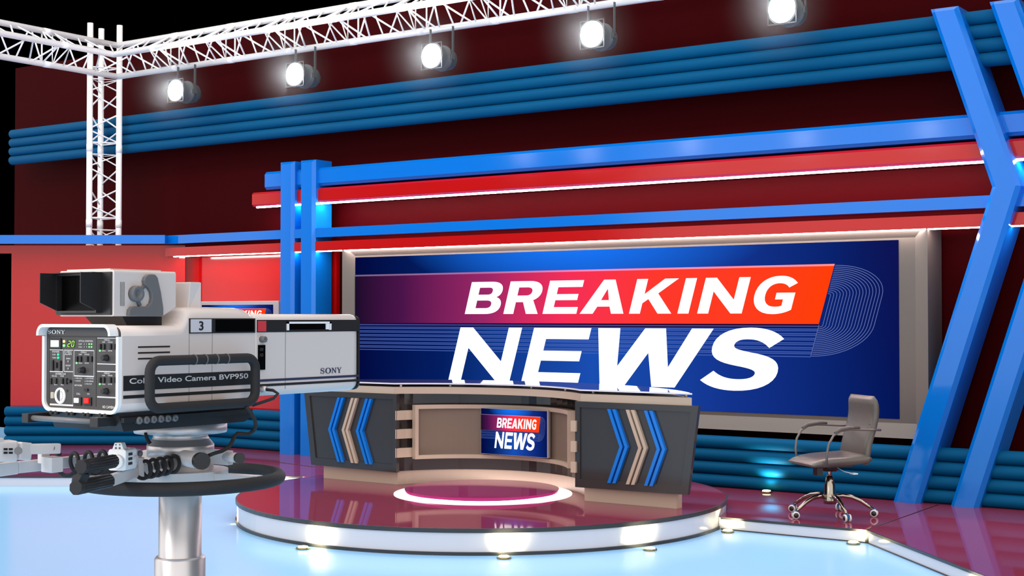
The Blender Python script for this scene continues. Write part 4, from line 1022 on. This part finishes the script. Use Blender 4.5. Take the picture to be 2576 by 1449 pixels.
# ------------------------------------------------------------------ light
scn.view_settings.view_transform = 'Standard'; scn.view_settings.look = 'None'; scn.view_settings.exposure = 0; scn.view_settings.gamma = 1
wd = bpy.data.worlds.new('studio_surroundings'); scn.world = wd; wd.use_nodes = True; nt = wd.node_tree; nt.nodes.clear()
out = nt.nodes.new('ShaderNodeOutputWorld'); bgd = nt.nodes.new('ShaderNodeBackground'); nt.links.new(bgd.outputs[0], out.inputs[0])
tc = nt.nodes.new('ShaderNodeTexCoord'); sp_ = nt.nodes.new('ShaderNodeSeparateXYZ'); nt.links.new(tc.outputs['Generated'], sp_.inputs[0])
gx, gy, gz = sp_.outputs
def sstep(x, a, b):
    n = nt.nodes.new('ShaderNodeMapRange'); n.interpolation_type = 'SMOOTHSTEP'; nt.links.new(x, n.inputs[0]); n.inputs[1].default_value = a; n.inputs[2].default_value = b; return n.outputs[0]
back = sstep(gy, .10, -.10)                      # the hall behind the cameras is bright, behind the set it is black
ngy = math_n(nt, 'MAXIMUM', math_n(nt, 'MULTIPLY', gy, -1), .02)
r_ = math_n(nt, 'DIVIDE', gx, ngy)
band = math_n(nt, 'MULTIPLY', sstep(r_, -.995, -.975), sstep(r_, -.565, -.60))
low = sstep(gz, .62, .5)
keep = math_n(nt, 'SUBTRACT', 1., math_n(nt, 'MULTIPLY', math_n(nt, 'MULTIPLY', band, low), .93))
lo2 = sstep(gz, -.25, -.02)
hall = math_n(nt, 'MULTIPLY', math_n(nt, 'MULTIPLY', back, keep), lo2)
over = math_n(nt, 'MULTIPLY', sstep(gz, .55, .85), 1.0)
val = math_n(nt, 'MAXIMUM', math_n(nt, 'MULTIPLY', hall, 1.0), over)
bgd.inputs[0].default_value = (1, .965, .95, 1); nt.links.new(math_n(nt, 'MULTIPLY', val, 1.45), bgd.inputs[1])
def area(name, loc, tgt, sx, sy, e, c=(1, 1, 1)):
    l = bpy.data.lights.new(name, 'AREA'); l.shape = 'RECTANGLE'; l.size = sx; l.size_y = sy; l.energy = e; l.color = c
    o = bpy.data.objects.new(name, l); col.objects.link(o); o.location = loc; o.rotation_euler = (Vector(tgt) - Vector(loc)).to_track_quat('-Z', 'Y').to_euler(); return o
area('added_truss_fill', (-8.5, 8.6, 6.6), (-8.5, 11.8, 4.9), 15, .6, 165, (1, .98, .97))  # added fill light, no studio lamp behind it, brightens the white truss
area('key_softbox', (-4.4, .6, 2.4), (-3.45, 2.7, 1.5), .8, .8, 34, (1, .97, .95))
for x in lx:
    l = bpy.data.lights.new('spot_beam', 'SPOT'); l.energy = 60; l.spot_size = math.radians(110); l.spot_blend = .8; l.shadow_soft_size = .12; l.color = (.95, .97, 1)
    o = bpy.data.objects.new('spot_beam', l); col.objects.link(o); o.location = (x, 11.44, 4.384); o.rotation_euler = Vector((0, -1, -.35)).to_track_quat('-Z', 'Y').to_euler()
for x in lx:
    l = bpy.data.lights.new('spot_glow', 'POINT'); l.energy = 30; l.shadow_soft_size = .05; l.color = (.93, .95, 1)
    o = bpy.data.objects.new('spot_glow', l); col.objects.link(o); o.location = (x, 11.43, 4.384)
for u, v in ((1320, 392), (1480, 385), (1735, 364), (2020, 347), (2335, 325)):     # front lighting rig, mirrored in the upper blue beam
    p = on_y(u, v, 12.07); d = p - Vector((0, 0, CZ)); t = (12.07 - 2.5) / d.y
    l = bpy.data.lights.new('front_rig_lamp', 'POINT'); l.energy = 8; l.shadow_soft_size = .18
    o = bpy.data.objects.new('front_rig_lamp', l); col.objects.link(o); o.location = (p.x + d.x * t, 2.5, p.z + d.z * t)
scn.cycles.use_denoising = True
scn.cycles.max_bounces = 6; scn.cycles.diffuse_bounces = 3; scn.cycles.glossy_bounces = 4; scn.cycles.sample_clamp_indirect = 6
